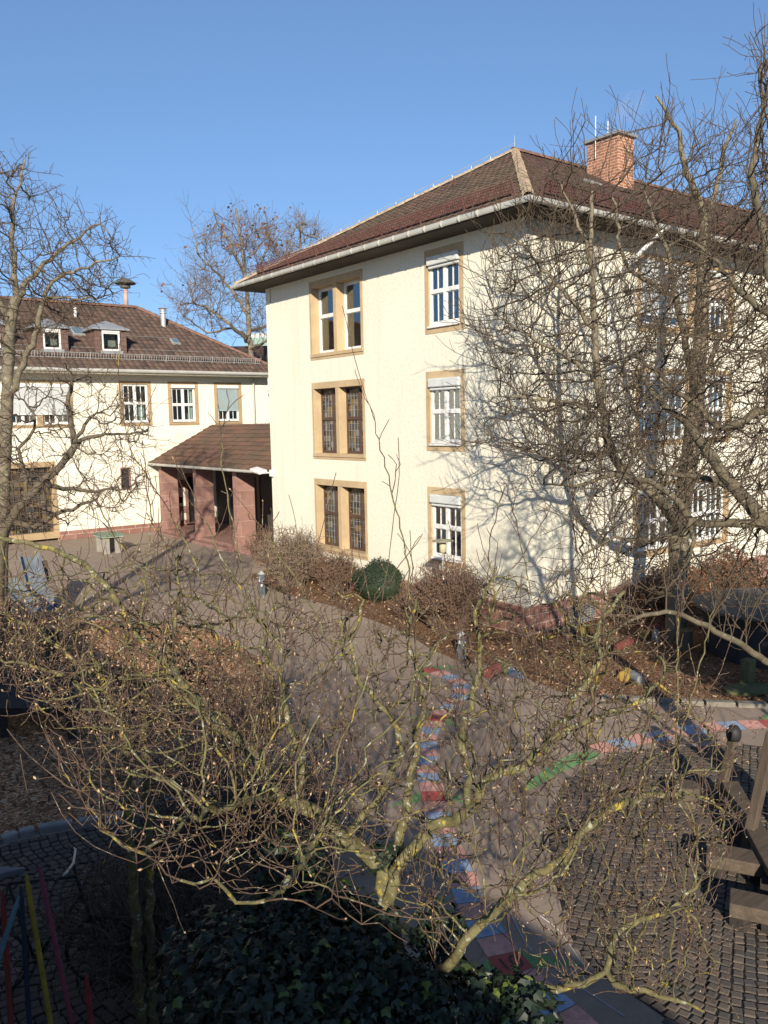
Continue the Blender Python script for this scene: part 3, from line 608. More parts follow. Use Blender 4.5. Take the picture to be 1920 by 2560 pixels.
# floodlight arm on the building corner
fp = onX(668, 1182, X0-.1); fl_ = thing('flood_light', (X0, YA1, fp[2]), 'white floodlight on an arm at the corner of the tall building above the porch', 'lamp')
mb = MB(); mb.bar((X0-.1, YA1-.12, fp[2]+.02), (X0-.14, YA1+.28, fp[2]), .05); mb.box(X0-.12, X0, YA1-.2, YA1-.04, fp[2]-.12, fp[2]+.12); mb.build('bracket', M['white'], fl_)
mb = MB(); mb.obox((X0-.2, YA1+.62, fp[2]+.07), (.17, 0, .03), (0, .36, .05), (-.01, -.01, .055)); mb.build('lamp_head', M['white'], fl_, bevel=.02)

# ------------------------------------------------------------------ ground
def sheet(name, pts, mat, dz, sub=0, kind='structure', thick=0):
    mb = MB(); mb.add(pts, [tuple(range(len(pts)))]); o = mb.build(name, mat)
    bm = bmesh.new(); bm.from_mesh(o.data); bmesh.ops.triangulate(bm, faces=bm.faces[:])
    for f in bm.faces:
        if f.normal.z < 0: f.normal_flip()
    bm.to_mesh(o.data); bm.free()
    if kind: o['kind'] = kind
    return o
def smooth_poly(pts, k=4):
    n = len(pts); out = []
    for i in range(n):
        p0, p1, p2, p3 = [np.array(pts[(i+j-1) % n], float) for j in range(4)]
        for t in np.linspace(0, 1, k, endpoint=False):
            out.append(.5*((2*p1)+(-p0+p2)*t+(2*p0-5*p1+4*p2-p3)*t*t+(-p0+3*p1-3*p2+p3)*t**3))
    return out
def gpoly(px, dz, k=3): 
    return [np.array((p[0], p[1], gz(p[0], p[1])+dz)) for p in smooth_poly([gnd(x, y) for x, y in px], k)]
mb = MB(); xs = [-400, -30, 70, 400]; ys = [(-400, gz(0, -12)), (-12, gz(0, -12)), (46, gz(0, 46)), (600, gz(0, 46))]
V = [(x, y, z) for y, z in ys for x in xs]; mb.add(V, [(j*4+i, j*4+i+1, j*4+i+5, j*4+i+4) for j in range(3) for i in range(3)]); o = mb.build('ground', M['asphalt']); o['kind'] = 'structure'
play_px = [(-260, 2210), (-90, 2140), (0, 2102), (90, 2080), (190, 2062), (330, 2040), (470, 1990), (600, 1930), (700, 1840), (715, 1760), (660, 1665), (560, 1592), (450, 1566), (330, 1556), (150, 1548), (0, 1545), (-260, 1560)]
o = sheet('mulch_playground', gpoly(play_px, .006), M['mulch'], 0)
bedp = [(X0-.02, YA1-.6), (X0-1.6, YA1-.9), (X0-2.2, 22.6), (X0-1.9, 19.5)]+[tuple(gnd(*q)[:2]) for q in ((1010, 1580), (1080, 1625), (1150, 1655), (1225, 1664), (1300, 1690), (1395, 1728), (1500, 1745), (1640, 1752), (1760, 1758), (1920, 1764), (2250, 1790))]+[(28, 9), (28, Y0-.02), (X0-.02, Y0-.02)]
mb = MB(); bed = sheet('mulch_bed', [(x, y, gz(x, y)+.012) for x, y in bedp], M['mulch2'], 0)
# wood-chip scatter: individual chips lying on the mulch
def inpoly(P, xs, ys):
    P = np.array(P)[:, :2]; r = np.zeros(len(xs), bool); j = len(P)-1
    for i in range(len(P)):
        c = ((P[i,1] > ys) != (P[j,1] > ys)) & (xs < (P[j,0]-P[i,0])*(ys-P[i,1])/(P[j,1]-P[i,1]+1e-12)+P[i,0]); r ^= c; j = i
    return r
def chips(name, poly, n, mats, dz, size=.035):
    P = np.array([p[:2] for p in poly]); lo = P.min(0); hi = np.minimum(P.max(0), (24, 27)); xs = rng.uniform(lo[0], hi[0], n*2); ys = rng.uniform(lo[1], hi[1], n*2); ok = inpoly(P, xs, ys); xs, ys = xs[ok][:n], ys[ok][:n]; n = len(xs)
    a = rng.uniform(0, 6.28, n); L = size*rng.uniform(.5, 1.6, n); w = L*rng.uniform(.25, .5, n); ti = rng.normal(0, .35, (n, 2))
    d = np.c_[np.cos(a), np.sin(a), ti[:, 0]]; e = np.c_[-np.sin(a), np.cos(a), ti[:, 1]]; c = np.c_[xs, ys, GS*(ys-4)+dz+np.abs(ti).sum(1)*.012+.006]
    V = np.stack([c-d*L[:,None]-e*w[:,None], c+d*L[:,None]-e*w[:,None], c+d*L[:,None]+e*w[:,None], c-d*L[:,None]+e*w[:,None]], 1).reshape(-1, 3)
    me = bpy.data.meshes.new(name); me.from_pydata(V.tolist(), [], [(4*i, 4*i+1, 4*i+2, 4*i+3) for i in range(n)])
    for m in mats: me.materials.append(m)
    me.polygons.foreach_set('material_index', rng.integers(0, len(mats), n)); o = bpy.data.objects.new(name, me); COL.objects.link(o); o['kind'] = 'stuff'; return o
cm = [vary('pale_wood_chip', (.42,.29,.18), .25, 20), vary('brown_wood_chip', (.2,.11,.06), .25, 20), vary('dark_wood_chip', (.09,.05,.03), .25, 20)]
chips('wood_chips', gpoly(play_px, 0), 9000, cm, .006); chips('bark_chips', bedp, 7000, cm[1:]+cm, .012)
# kerb of flat stones along the bed
mb = MB(); kp = [gnd(x, y) for x, y in ((1500, 1748), (1640, 1756), (1760, 1762), (1920, 1768), (2200, 1792))]
for a, b in zip(kp, kp[1:]):
    L = np.linalg.norm(b-a); k = max(1, int(L/.42))
    for i in range(k):
        p = a+(b-a)*(i+.04)/k; q = a+(b-a)*(i+.96)/k; mb.bar(p+[0, 0, .02+random.uniform(0, .02)], q+[0, 0, .03], .16, .12)
o = mb.build('kerb', vary('pale_kerb_stone', (.19,.17,.14), .25, 5, .9, 30, .3), bevel=.015); o['kind'] = 'structure'
mb = MB(); kp = [gnd(x, y) for x, y in ((-120, 2160), (0, 2108), (45, 2092), (90, 2081), (190, 2064), (330, 2043), (470, 1993))]
for a, b in zip(kp, kp[1:]):
    L = np.linalg.norm(b-a); k = max(1, int(L/.3))
    for i in range(k): mb.bar(a+(b-a)*(i+.06)/k+[0, 0, .03], a+(b-a)*(i+.92)/k+[0, 0, .03], .15, .13)
o = mb.build('kerb', vary('grey_kerb_stone', (.26,.26,.25), .25, 3, .9, 30, .3), bevel=.03); o['kind'] = 'structure'
# cobbled paving laid in arcs: real stones over a dark joint bed
def setts(name, px, size, W, A, rot, mats, dz=.004, k=3):
    poly = gpoly(px, dz, k); sheet(name+'_joints', poly, M['soil'], 0); P = np.array(poly)[:, :2]; lo, hi = P.min(0), P.max(0); c, s_ = math.cos(rot), math.sin(rot)
    cen = (lo+hi)/2; R = np.linalg.norm(hi-lo)/2; n = int(R*2/size)+2; VV = []; FF = []; mi = []
    I, J = np.meshgrid(np.arange(-n//2, n//2+1), np.arange(-n//2-14, n//2+15)); I = I.ravel(); J = J.ravel()
    u = I*size+((J % 2)*.5*size if False else 0)+rng.normal(0, size*.035, len(I)); ph = (u/W) % 1.0; v = J*size*1.0+A*np.sin(np.pi*ph)+rng.normal(0, size*.035, len(I)); sl = np.arctan(A*np.pi/W*np.cos(np.pi*ph))
    x = cen[0]+c*u-s_*v; y = cen[1]+s_*u+c*v; ok = inpoly(P, x, y); x, y, sl = x[ok], y[ok], sl[ok]; m = len(x)
    a = sl+rot+rng.normal(0, .09, m); hx = size*.5*rng.uniform(.80, .9, m); hy = size*.5*rng.uniform(.80, .9, m)*np.cos(sl); hx = hx/np.cos(sl); z0 = GS*(y-4)+dz; zt = z0+.014+rng.normal(0, .003, m)
    ex_ = np.c_[np.cos(a), np.sin(a)]; ey_ = np.c_[-np.sin(a), np.cos(a)]
    V = []
    for sc, zz in ((1.0, z0+.002), (1.0, zt-.006), (.8, zt)):
        for sx, sy in ((-1,-1),(1,-1),(1,1),(-1,1)):
            q = np.c_[x, y]+ex_*(hx*sx*sc)[:, None]+ey_*(hy*sy*sc)[:, None]+rng.normal(0, size*.018, (m, 2)); V.append(np.c_[q, zz])
    V = np.stack(V, 1).reshape(-1, 3); F_ = []
    for i in range(m):
        b = 12*i; F_ += [(b+8, b+9, b+10, b+11)]
        for q in (0, 4): F_ += [(b+q+k_, b+q+(k_+1) % 4, b+q+4+(k_+1) % 4, b+q+4+k_) for k_ in range(4)]
    me = bpy.data.meshes.new(name); me.from_pydata(V.tolist(), [], F_)
    for q in mats: me.materials.append(q)
    me.polygons.foreach_set('material_index', np.repeat(rng.integers(0, len(mats), m), 9)); o = bpy.data.objects.new(name, me); COL.objects.link(o); o['kind'] = 'structure'; return o
sm = [vary('brown_grey_sett', (.095,.078,.064), .2, 4, .9, 40, .3), vary('grey_sett', (.078,.068,.06), .2, 4, .9, 40, .3), vary('warm_grey_sett', (.118,.094,.074), .2, 4, .9, 40, .3)]
setts('cobbled_paving', [(1389, 2005), (1425, 1950), (1500, 1903), (1600, 1876), (1760, 1866), (1920, 1868), (2250, 1885), (2600, 2300), (2700, 3000), (1900, 2760), (1663, 2546), (1515, 2447), (1431, 2350), (1385, 2190), (1372, 2080)], .112, 1.6, .27, rad(118), sm)
setts('cobbled_path', [(-300, 2330), (-100, 2165), (0, 2120), (90, 2095), (190, 2075), (330, 2055), (480, 2005), (640, 1960), (760, 1930), (820, 2010), (830, 2300), (700, 2700), (100, 2900), (-300, 2700)], .12, 1.6, .26, rad(75), sm)
# fallen leaves and twigs blown over the asphalt along the bed
litter = [tuple(gnd(*q)[:2]) for q in ((700,1560),(1010,1590),(1150,1665),(1300,1700),(1640,1765),(1920,1780),(1920,1860),(1500,1900),(1380,2000),(1360,2300),(900,2250),(760,1900),(620,1650))]
chips('leaf_litter', litter, 900, [cm[1], vary('dry_leaf', (.24,.15,.08), .3, 20)], .008, .022)
# painted number track on the asphalt
def spl(pts, k=6):
    pts = [np.array(p, float) for p in pts]; n = len(pts); out = []
    for i in range(n-1):
        p0, p1, p2, p3 = pts[max(i-1, 0)], pts[i], pts[i+1], pts[min(i+2, n-1)]
        for t in np.linspace(0, 1, k, endpoint=False): out.append(.5*((2*p1)+(-p0+p2)*t+(2*p0-5*p1+4*p2-p3)*t*t+(-p0+3*p1-3*p2+p3)*t**3))
    return out+[pts[-1]]
def on_g(p, dz): return np.array((p[0], p[1], gz(p[0], p[1])+dz))
def track(root, px, cells, width):
    P = spl([gnd(*q) for q in px], 8); P = np.array(P)[:, :2]; d = np.r_[0, np.cumsum(np.linalg.norm(np.diff(P, axis=0), axis=1))]; L = d[-1]; n = len(cells)
    def at(s): return np.array((np.interp(s, d, P[:, 0]), np.interp(s, d, P[:, 1])))
    def tan(s): t = at(min(s+.05, L))-at(max(s-.05, 0)); return t/np.linalg.norm(t)
    res = []
    for i, c in enumerate(cells):
        s0, s1 = L*i/n, L*(i+1)/n; mb = MB(); l = []; r = []
        for s in np.linspace(s0+.006, s1-.006, 4):
            p = at(s); t = tan(s); nn = np.array((-t[1], t[0])); l.append(on_g(p+nn*width/2, .005)); r.append(on_g(p-nn*width/2, .005))
        mb.add(l+r[::-1], [tuple(range(8))]); mb.build('field', M[c], root)
        if c == 'red':
            p = at((s0+s1)/2); t = tan((s0+s1)/2); nn = np.array((-t[1], t[0])); mb = MB()
            for sg in (1, -1):
                a = p+nn*sg*width*.52; mb.add([on_g(a-t*.16, .005), on_g(a+t*.16, .005), on_g(a+nn*sg*.5+t*.3, .005)], [(0, 1, 2)])
            mb.build('wedge', M['green_paint'], root); res.append((p, t))
    return res
snake = thing('painted_number_track', tuple(on_g(gnd(1070, 1870), .005)), 'winding painted track of red and blue fields on asphalt running down the middle', 'ground marking')
SP = [(1060,1672),(1078,1677),(1110,1687),(1140,1700),(1153,1718),(1149,1738),(1133,1757),(1108,1782),(1086,1802),(1072,1828),(1067,1850),(1065,1880),(1067,1905),(1070,1936),(1078,1965),(1086,2003),(1096,2050),(1110,2095),(1132,2140),(1152,2185),(1172,2240),(1196,2290),(1232,2345),(1275,2408),(1322,2455),(1378,2505),(1440,2560),(1530,2640)]
cells = (['red']+['salmon','blue']*4+['salmon','red']+['salmon','blue']*4+['salmon','red']+['salmon','blue']*5+['salmon','red']+['salmon','blue']*2)
nums = track(snake, SP, cells, .36)
def number(root, txt, p, t, size):
    cu = bpy.data.curves.new('digits', 'FONT'); cu.body = txt; cu.size = size; cu.align_x = 'CENTER'; cu.align_y = 'CENTER'; o = bpy.data.objects.new('number', cu); COL.objects.link(o)
    dg = bpy.context.evaluated_depsgraph_get(); me = bpy.data.meshes.new_from_object(o.evaluated_get(dg)); bpy.data.objects.remove(o); me.name = 'number'; me.materials.clear(); me.materials.append(M['black'])
    u = np.array((t[1], -t[0])) ; v = np.array((-u[1], u[0])); pw = parent_world(root)
    for vt in me.vertices:
        q = p+u*vt.co.x+v*vt.co.y; w = on_g(q, .009)-pw; vt.co = w
    n = bpy.data.objects.new('number', me); COL.objects.link(n); n.parent = root
number(snake, '90', nums[1][0], -nums[1][1], .26); number(snake, '10', nums[3][0], -nums[3][1], .28)
sn2 = thing('painted_number_track', tuple(on_g(gnd(1700, 1830), .005)), 'painted track of red and blue fields crossing the asphalt near the bark bed kerb', 'ground marking')
track(sn2, [(1490,1876),(1530,1864),(1575,1853),(1625,1843),(1703,1830),(1745,1823),(1798,1817),(1853,1813),(1895,1811),(1960,1810)], ['salmon','blue','salmon','blue','salmon','blue','salmon','blue','salmon','red'], .40)
mb = MB(); mb.add([on_g(p, .005) for p in gpoly([(1475,1880),(1440,1883),(1400,1900),(1355,1930),(1318,1960),(1310,1978),(1345,1965),(1390,1938),(1440,1915),(1500,1890)], 0, 2)], [tuple(range(20))]); o = mb.build('painted_leaf', M['green_paint']); tag(o, 'long green painted leaf shape on the asphalt beside the cobbles', 'ground marking')
mb = MB()
for px in ([(1170,1925),(1150,1932),(1152,1942),(1180,1938),(1182,1926),(1160,1924)], [(1165,1925),(1162,1945),(1160,1958)], [(1180,1924),(1164,1950)]):
    mb.tube([on_g(gnd(*q), .004) for q in px], .006, 4)
tag(mb.build('chalk_drawing', M['chalk']), 'white chalk scribble on the asphalt beside the painted track', 'chalk drawing')
mb = MB()
for px in ([(1262,2250),(1285,2300),(1310,2350),(1330,2378)], [(1350,2290),(1400,2330),(1450,2400),(1480,2440)], [(1370,2400),(1440,2460),(1500,2500),(1560,2540)]):
    mb.tube([on_g(gnd(*q), .004) for q in spl(px, 5)], .005, 4)
tag(mb.build('chalk_drawing', M['chalk']), 'thin wavering chalk lines on the shaded asphalt beside the cobbles', 'chalk drawing')
# low building behind the viewpoint: its roof edge throws the shade over the near ground
mb = MB(); a = np.array((-1.0-.02*20, -20.)); b = np.array((-1.0+.02*18, 18.)); n = np.array((-1, .02))*14
P = [a, b, b+n, a+n]; mb.add([(p[0], p[1], -1) for p in P]+[(p[0], p[1], 4.9) for p in P], [(0,1,2,3), (4,5,6,7), (0,1,5,4), (1,2,6,5), (2,3,7,6), (3,0,4,7)])
tag(mb.build('low_building', M['plaster']), 'low flat roofed building beside the viewpoint whose roof edge shades the near ground', 'building')
# ------------------------------------------------------------------ bare trees: hand-placed limbs, space colonisation for the crown, tubes for the wood
class Tree:
    def __init__(s, seed): s.p = []; s.par = []; s.rm = []; s.g = np.random.default_rng(seed)
    def limb(s, pts, r0, r1, step, attach=True, wob=.15):
        P = np.array(spl(pts, 6)); d = np.r_[0, np.cumsum(np.linalg.norm(np.diff(P, axis=0), axis=1))]; n = max(2, int(d[-1]/step)+1)
        t = np.linspace(0, d[-1], n); Q = np.stack([np.interp(t, d, P[:, k]) for k in range(3)], 1); Q[1:-1] += s.g.normal(0, step*wob, (n-2, 3)); R = np.linspace(r0, r1, n)
        if s.p and attach:
            D = np.linalg.norm(np.array(s.p)-Q[0], axis=1); par = int(D.argmin()); a = 1 if D[par] < step*1.5 else 0
        else: par = -1; a = 0
        for i in range(a, n): s.p.append(Q[i]); s.par.append(par); s.rm.append(R[i]); par = len(s.p)-1
    def colonize(s, A, D, di, dk, iters, wob=.3, trop=(0, 0, 0), maxch=3):
        A = np.asarray(A, float); P = [np.array(q) for q in s.p]; par = list(s.par); near = np.full(len(A), -1); nd = np.full(len(A), 1e9); ch = np.bincount([q for q in par if q >= 0], minlength=len(P)).tolist()
        def upd(i0):
            N = np.array(P[i0:])
            for b in range(0, len(N), 256):
                dd = np.linalg.norm(A[:, None, :]-N[None, b:b+256], axis=2); j = dd.argmin(1); v = dd[np.arange(len(A)), j]; m = v < nd; nd[m] = v[m]; near[m] = j[m]+i0+b
        upd(0); trop = np.array(trop, float)
        for it in range(iters):
            k = nd > dk; A = A[k]; nd = nd[k]; near = near[k]
            if len(A) == 0: break
            m = nd < di
            if not m.any(): m = nd < nd.min()*1.2
            idx = near[m]; Pn = np.array(P); v = A[m]-Pn[idx]; v /= np.linalg.norm(v, axis=1)[:, None]
            u, inv = np.unique(idx, return_inverse=True); S = np.zeros((len(u), 3)); np.add.at(S, inv, v); S /= np.linalg.norm(S, axis=1)[:, None]+1e-9
            S += s.g.normal(0, wob, S.shape)+trop; S /= np.linalg.norm(S, axis=1)[:, None]; i0 = len(P)
            for q, d in zip(u, S):
                if ch[q] >= maxch: continue
                P.append(Pn[q]+d*D*s.g.uniform(.75, 1.2)); par.append(int(q)); ch.append(0); ch[q] += 1; s.rm.append(0.)
            if len(P) == i0: break
            upd(i0)
        s.p = P; s.par = par
    def spurs(s, n, length, segs=(1, 3), rmax=.02, up=.2, wob=.45, radii=None, angle=.9):
        r = s.radii(.003, 2.3) if radii is None else radii; P = np.array(s.p); par = np.array(s.par); ok = np.where((r < rmax) & (par >= 0))[0]
        if len(ok) == 0: return
        for i in s.g.choice(ok, n):
            d = P[i]-P[par[i]]; d = d/(np.linalg.norm(d)+1e-9); v = s.g.normal(0, 1, 3); v -= (v@d)*d; v /= np.linalg.norm(v); dirn = d*(1-angle)+v*angle+np.array((0, 0, up)); dirn /= np.linalg.norm(dirn); q = P[i]; k = int(i); m = s.g.integers(segs[0], segs[1]+1); L = length*s.g.uniform(.5, 1.4)/m
            for _ in range(m):
                dirn = dirn+s.g.normal(0, wob, 3)+np.array((0, 0, up*.4)); dirn /= np.linalg.norm(dirn); q = q+dirn*L; s.p.append(q); s.par.append(k); s.rm.append(0.); k = len(s.p)-1
    def radii(s, r0, e):
        n = len(s.p); a = np.zeros(n); par = s.par; kids = np.zeros(n, int)
        for i in range(n-1, -1, -1):
            if a[i] == 0: a[i] = r0**e
            if par[i] >= 0: a[par[i]] += a[i]
        return np.maximum(a**(1/e), np.array(s.rm))
    def build(s, root, mats, r0=.003, e=2.3, cap=.2, thr=.03, bud=None, trunk_r=.05, minr=None, dscale=None, names=('trunk', 'branches', 'buds')):
        """mats: (bark, twig). thick wood -> trunk part, thin wood -> branches part"""
        n = len(s.p); P = np.array(s.p); par = np.array(s.par); r = np.minimum(s.radii(r0, e), cap)
        if dscale: r = r*np.clip(((P-CAM)@FW)/dscale, .5, 1.0)
        # children order: thickest child continues the ring
        main_child = np.full(n, -1); best = np.zeros(n)
        for i in range(n):
            q = par[i]
            if q >= 0 and r[i] > best[q]: best[q] = r[i]; main_child[q] = i
        din = np.zeros((n, 3)); has = par >= 0; din[has] = P[has]-P[par[has]]; 
        mc = main_child; hm = mc >= 0; dout = din.copy(); dout[hm] = P[mc[hm]]-P[hm]; nz = lambda v: v/(np.linalg.norm(v, axis=1)[:, None]+1e-12)
        T = nz(nz(din)*has[:, None]+nz(dout)); 
        def frame(T):
            ref = np.tile((.31, .47, .83), (len(T), 1)); alt = np.abs((T*ref).sum(1)) > .93; ref[alt] = (.9, -.3, .1); a = nz(np.cross(T, ref)); return a, np.cross(T, a)
        pw = parent_world(root); out = []
        for nm, sel, k in ((names[0], has & (r > thr), 9), (names[1], has & (r <= thr), 5)):
            idx = np.where(sel)[0]
            if len(idx) == 0: continue
            m = len(idx); ang = 2*np.pi*np.arange(k)/k; ca, sa = np.cos(ang), np.sin(ang)
            cont = main_child[par[idx]] == idx; q = par[idx]
            Ts = np.where(cont[:, None], T[q], nz(din[idx])); rs = np.where(cont, np.minimum(r[q], r[idx]*1.35), np.minimum(r[q], r[idx]*1.15))
            a0, b0 = frame(Ts); a1, b1 = frame(T[idx])
            R0 = P[q][:, None]+rs[:, None, None]*(ca[None, :, None]*a0[:, None]+sa[None, :, None]*b0[:, None])
            R1 = P[idx][:, None]+r[idx][:, None, None]*(ca[None, :, None]*a1[:, None]+sa[None, :, None]*b1[:, None])
            # twist fix: rotate second ring index to match the first
            sh = ((R0[:, 0][:, None]-P[q][:, None])/(rs[:, None, None])*((R1-P[idx][:, None])/r[idx][:, None, None])).sum(2).argmax(1)
            ii = (np.arange(k)[None]+sh[:, None]) % k; R1 = np.take_along_axis(R1, ii[:, :, None], 1)
            V = np.concatenate([R0, R1], 1).reshape(-1, 3)-pw; b = (np.arange(m)*2*k)[:, None]; j = np.arange(k)[None]; j2 = (j+1) % k
            Fq = np.stack([b+j, b+j2, b+k+j2, b+k+j], 2).reshape(-1, 4)
            me = bpy.data.meshes.new(nm); me.vertices.add(len(V)); me.vertices.foreach_set('co', V.astype(np.float32).ravel()); me.loops.add(len(Fq)*4); me.loops.foreach_set('vertex_index', Fq.astype(np.int32).ravel()); me.polygons.add(len(Fq)); me.polygons.foreach_set('loop_start', np.arange(len(Fq), dtype=np.int32)*4); me.polygons.foreach_set('use_smooth', np.ones(len(Fq), bool))
            for q_ in mats: me.materials.append(q_)
            tw = (r[idx] < trunk_r).astype(np.int32) if len(mats) > 1 else np.zeros(m, np.int32); me.polygons.foreach_set('material_index', np.repeat(tw, k)); me.update(calc_edges=True); me.validate()
            o = bpy.data.objects.new(nm, me); COL.objects.link(o); o.parent = root; out.append(o)
        if bud:
            bm_, L, w, frac = bud; kids = np.bincount(par[par >= 0], minlength=n); tips = np.where((kids == 0) & has)[0]; tips = tips[s.g.random(len(tips)) < frac]; m = len(tips)
            d = nz(nz(din[tips])+s.g.normal(0, .25, (m, 3))+np.array((0, 0, .25))); a, b = frame(d); LL = L*s.g.uniform(.6, 1.3, m)[:, None]; ww = w*s.g.uniform(.7, 1.25, m)[:, None]; B = P[tips]
            rings = [B+(ww*.35)*(ca_*a+sa_*b) for ca_, sa_ in ((1,0),(0,1),(-1,0),(0,-1))]+[B+d*LL*.42+ww*(ca_*a+sa_*b) for ca_, sa_ in ((1,0),(0,1),(-1,0),(0,-1))]+[B+d*LL]
            V = np.stack(rings, 1).reshape(-1, 3)-pw; F_ = []
            for i in range(m):
                c = 9*i; F_ += [(c+j, c+(j+1) % 4, c+4+(j+1) % 4, c+4+j) for j in range(4)]+[(c+4+j, c+4+(j+1) % 4, c+8) for j in range(4)]
            me = bpy.data.meshes.new(names[2]); me.from_pydata(V.tolist(), [], F_); me.materials.append(bm_); me.polygons.foreach_set('use_smooth', [True]*len(F_)); o = bpy.data.objects.new(names[2], me); COL.objects.link(o); o.parent = root; o['kind'] = 'stuff'; out.append(o)
        return out
def att(poly, n, d0, d1, g, zmin=.1):
    P = np.array(poly, float); lo, hi = P.min(0), P.max(0); out = []
    while len(out) < n:
        x = g.uniform(lo[0], hi[0], n*2); y = g.uniform(lo[1], hi[1], n*2); ok = inpoly(P, x, y)
        for a, b in zip(x[ok], y[ok]):
            q = dep(a, b, g.uniform(d0, d1) if not callable(d0) else d0(a, b, g))
            if q[2] > gz(q[0], q[1])+zmin: out.append(q)
            if len(out) >= n: break
    return np.array(out)
def D3(pts, d=None):
    """pixel polyline with a distance per point -> places in the yard"""
    return [dep(p[0], p[1], p[2] if len(p) > 2 else d) for p in pts]

BK = {}
BK['fore'] = m_bark('lichened_olive_bark', (.06,.054,.026), (.175,.157,.075), (.34,.26,.045), (.31,.31,.23), .58, .585, 11)
BK['olive'] = m_bark('grey_olive_bark', (.05,.043,.03), (.145,.122,.082), (.30,.23,.035), (.25,.25,.19), .64, .62, 9)
BK['foretwig'] = m_bark('brown_twig', (.052,.034,.026), (.135,.09,.064), (.30,.24,.05), (.30,.30,.21), .60, .60, 14)
BK['bud'] = vary('tan_bud', (.36,.235,.14), .4, 30, .6, 0, 0, .4)
BK['grey'] = m_bark('smooth_grey_bark', (.09,.078,.055), (.21,.18,.125), (.33,.27,.06), (.34,.33,.26), .66, .64, 6)
BK['greytwig'] = m_bark('grey_brown_twig', (.05,.037,.026), (.115,.088,.06), (.22,.19,.08), (.24,.22,.17), .68, .68, 9)
BK['dark'] = m_bark('dark_bark', (.06,.05,.036), (.14,.115,.08), (.22,.19,.05), (.2,.19,.14), .66, .68, 6)
BK['darktwig'] = m_bark('dark_brown_twig', (.075,.055,.04), (.15,.115,.085), (.18,.15,.06), (.18,.16,.12), .7, .7, 9)
BK['far'] = m_bark('far_tree_bark', (.12,.10,.075), (.23,.195,.14), (.25,.22,.1), (.28,.26,.2), .7, .68, 3)
BK['fartwig'] = m_bark('far_tree_twig', (.10,.078,.06), (.18,.14,.11), (.2,.15,.1), (.22,.18,.14), .75, .75, 3)
BK['shrub'] = m_bark('grey_brown_shrub_stem', (.12,.085,.06), (.26,.20,.145), (.2,.15,.1), (.27,.23,.18), .7, .7, 10)
BK['shrubred'] = m_bark('red_brown_shrub_stem', (.095,.06,.043), (.19,.125,.088), (.2,.14,.09), (.24,.17,.12), .7, .7, 10)
BK['leafbrown'] = vary('withered_brown_leaf', (.15,.07,.035), .4, 5, .8)
def leafm(name, c1, c2, rough=.35):
    t = NT(name); n = t.noise(9, 3); return t.set(t.ramp(n, [(.3, c1), (.7, c2)]), rough, .5)
BK['ivy'] = leafm('dark_green_ivy_leaf', (.005,.011,.005), (.012,.026,.009), .55); BK['ivy2'] = leafm('yellow_green_ivy_leaf', (.05,.08,.015), (.11,.14,.03), .4)
BK['box'] = leafm('box_leaf', (.007,.016,.006), (.02,.036,.011), .7)
# ---- foreground tree --------------------------------------------------------
T = Tree(11)
B0 = np.array((4.35, 5.05)); z0 = gz(*B0)
fork = dep(1035, 2482, 5.75)
T.limb([(fork[0]+.12, fork[1]-.1, gz(fork[0], fork[1])-.1), fork-[-.03, 0, .35], fork], .10, .07, .09)
T.limb(D3([(1035,2482,5.75),(995,2390,5.85),(968,2290,6.0),(955,2170,6.2),(1006,2075,6.4),(1030,1907,6.7),(1054,1787,6.9),(1048,1690,7.0),(1020,1600,7.1),(1040,1500,7.3)]), .055, .012, .08)
T.limb(D3([(1035,2482,5.75),(1117,2410,5.3),(1203,2315,5.2),(1299,2214,5.7),(1400,2147,5.8),(1480,2060,6.0),(1570,2000,6.2),(1690,1985,6.4)]), .045, .010, .08)
T.limb(D3([(968,2290,6.0),(1000,2160,6.0),(1083,2065,6.0),(1155,2041,6.1),(1227,1946,6.2),(1299,1917,6.3),(1400,1835,6.5),(1500,1790,6.7),(1600,1750,6.9),(1660,1690,7.0)]), .048, .014, .08)
T.limb(D3([(1400,1835,6.5),(1440,1740,6.7),(1490,1660,6.9),(1500,1560,7.1),(1560,1480,7.3)]), .026, .009, .08)
T.limb(D3([(1117,2410,5.6),(1200,2440,5.4),(1300,2455,5.3),(1400,2466,5.25),(1505,2440,5.3),(1530,2350,5.4),(1580,2310,5.5),(1660,2280,5.6),(1740,2220,5.7)]), .034, .009, .08)
T.limb(D3([(1505,2440,5.3),(1580,2475,5.2),(1660,2490,5.15),(1760,2530,5.1)]), .03, .01, .08)
T.limb(D3([(955,2170,6.2),(900,2120,6.1),(868,2099,6.0),(800,2040,5.9),(745,2010,5.8),(690,1985,5.8),(633,1899,6.0),(580,1840,6.2),(527,1785,6.4),(470,1725,6.7),(426,1671,7.0),(380,1620,7.2),(337,1578,7.4),(274,1481,7.7),(211,1414,7.9),(126,1372,8.1),(40,1352,8.2),(-60,1340,8.3)]), .05, .022, .08)
T.limb(D3([(868,2099,6.0),(930,2010,6.1),(983,1941,6.3),(1000,1850,6.5),(950,1760,6.6),(900,1700,6.8),(880,1600,7.0),(910,1500,7.2)]), .03, .009, .08)
T.limb(D3([(690,1985,5.8),(600,2010,5.0),(520,2030,4.7),(430,2085,4.2),(340,2125,3.8),(300,2090,3.8),(250,2075,3.7)]), .024, .008, .08)
T.limb(D3([(800,2040,5.9),(770,2130,4.6),(690,2240,3.9),(620,2245,3.7),(540,2215,3.6),(450,2200,3.5)]), .035, .012, .08)
T.limb(D3([(426,1671,7.0),(430,1590,7.2),(445,1500,7.4),(440,1400,7.6)]), .03, .01, .08)
T.limb(D3([(1155,2041,6.1),(1170,1950,6.3),(1150,1850,6.5),(1180,1750,6.8),(1200,1640,7.0),(1190,1540,7.2),(1240,1440,7.4)]), .035, .012, .08)
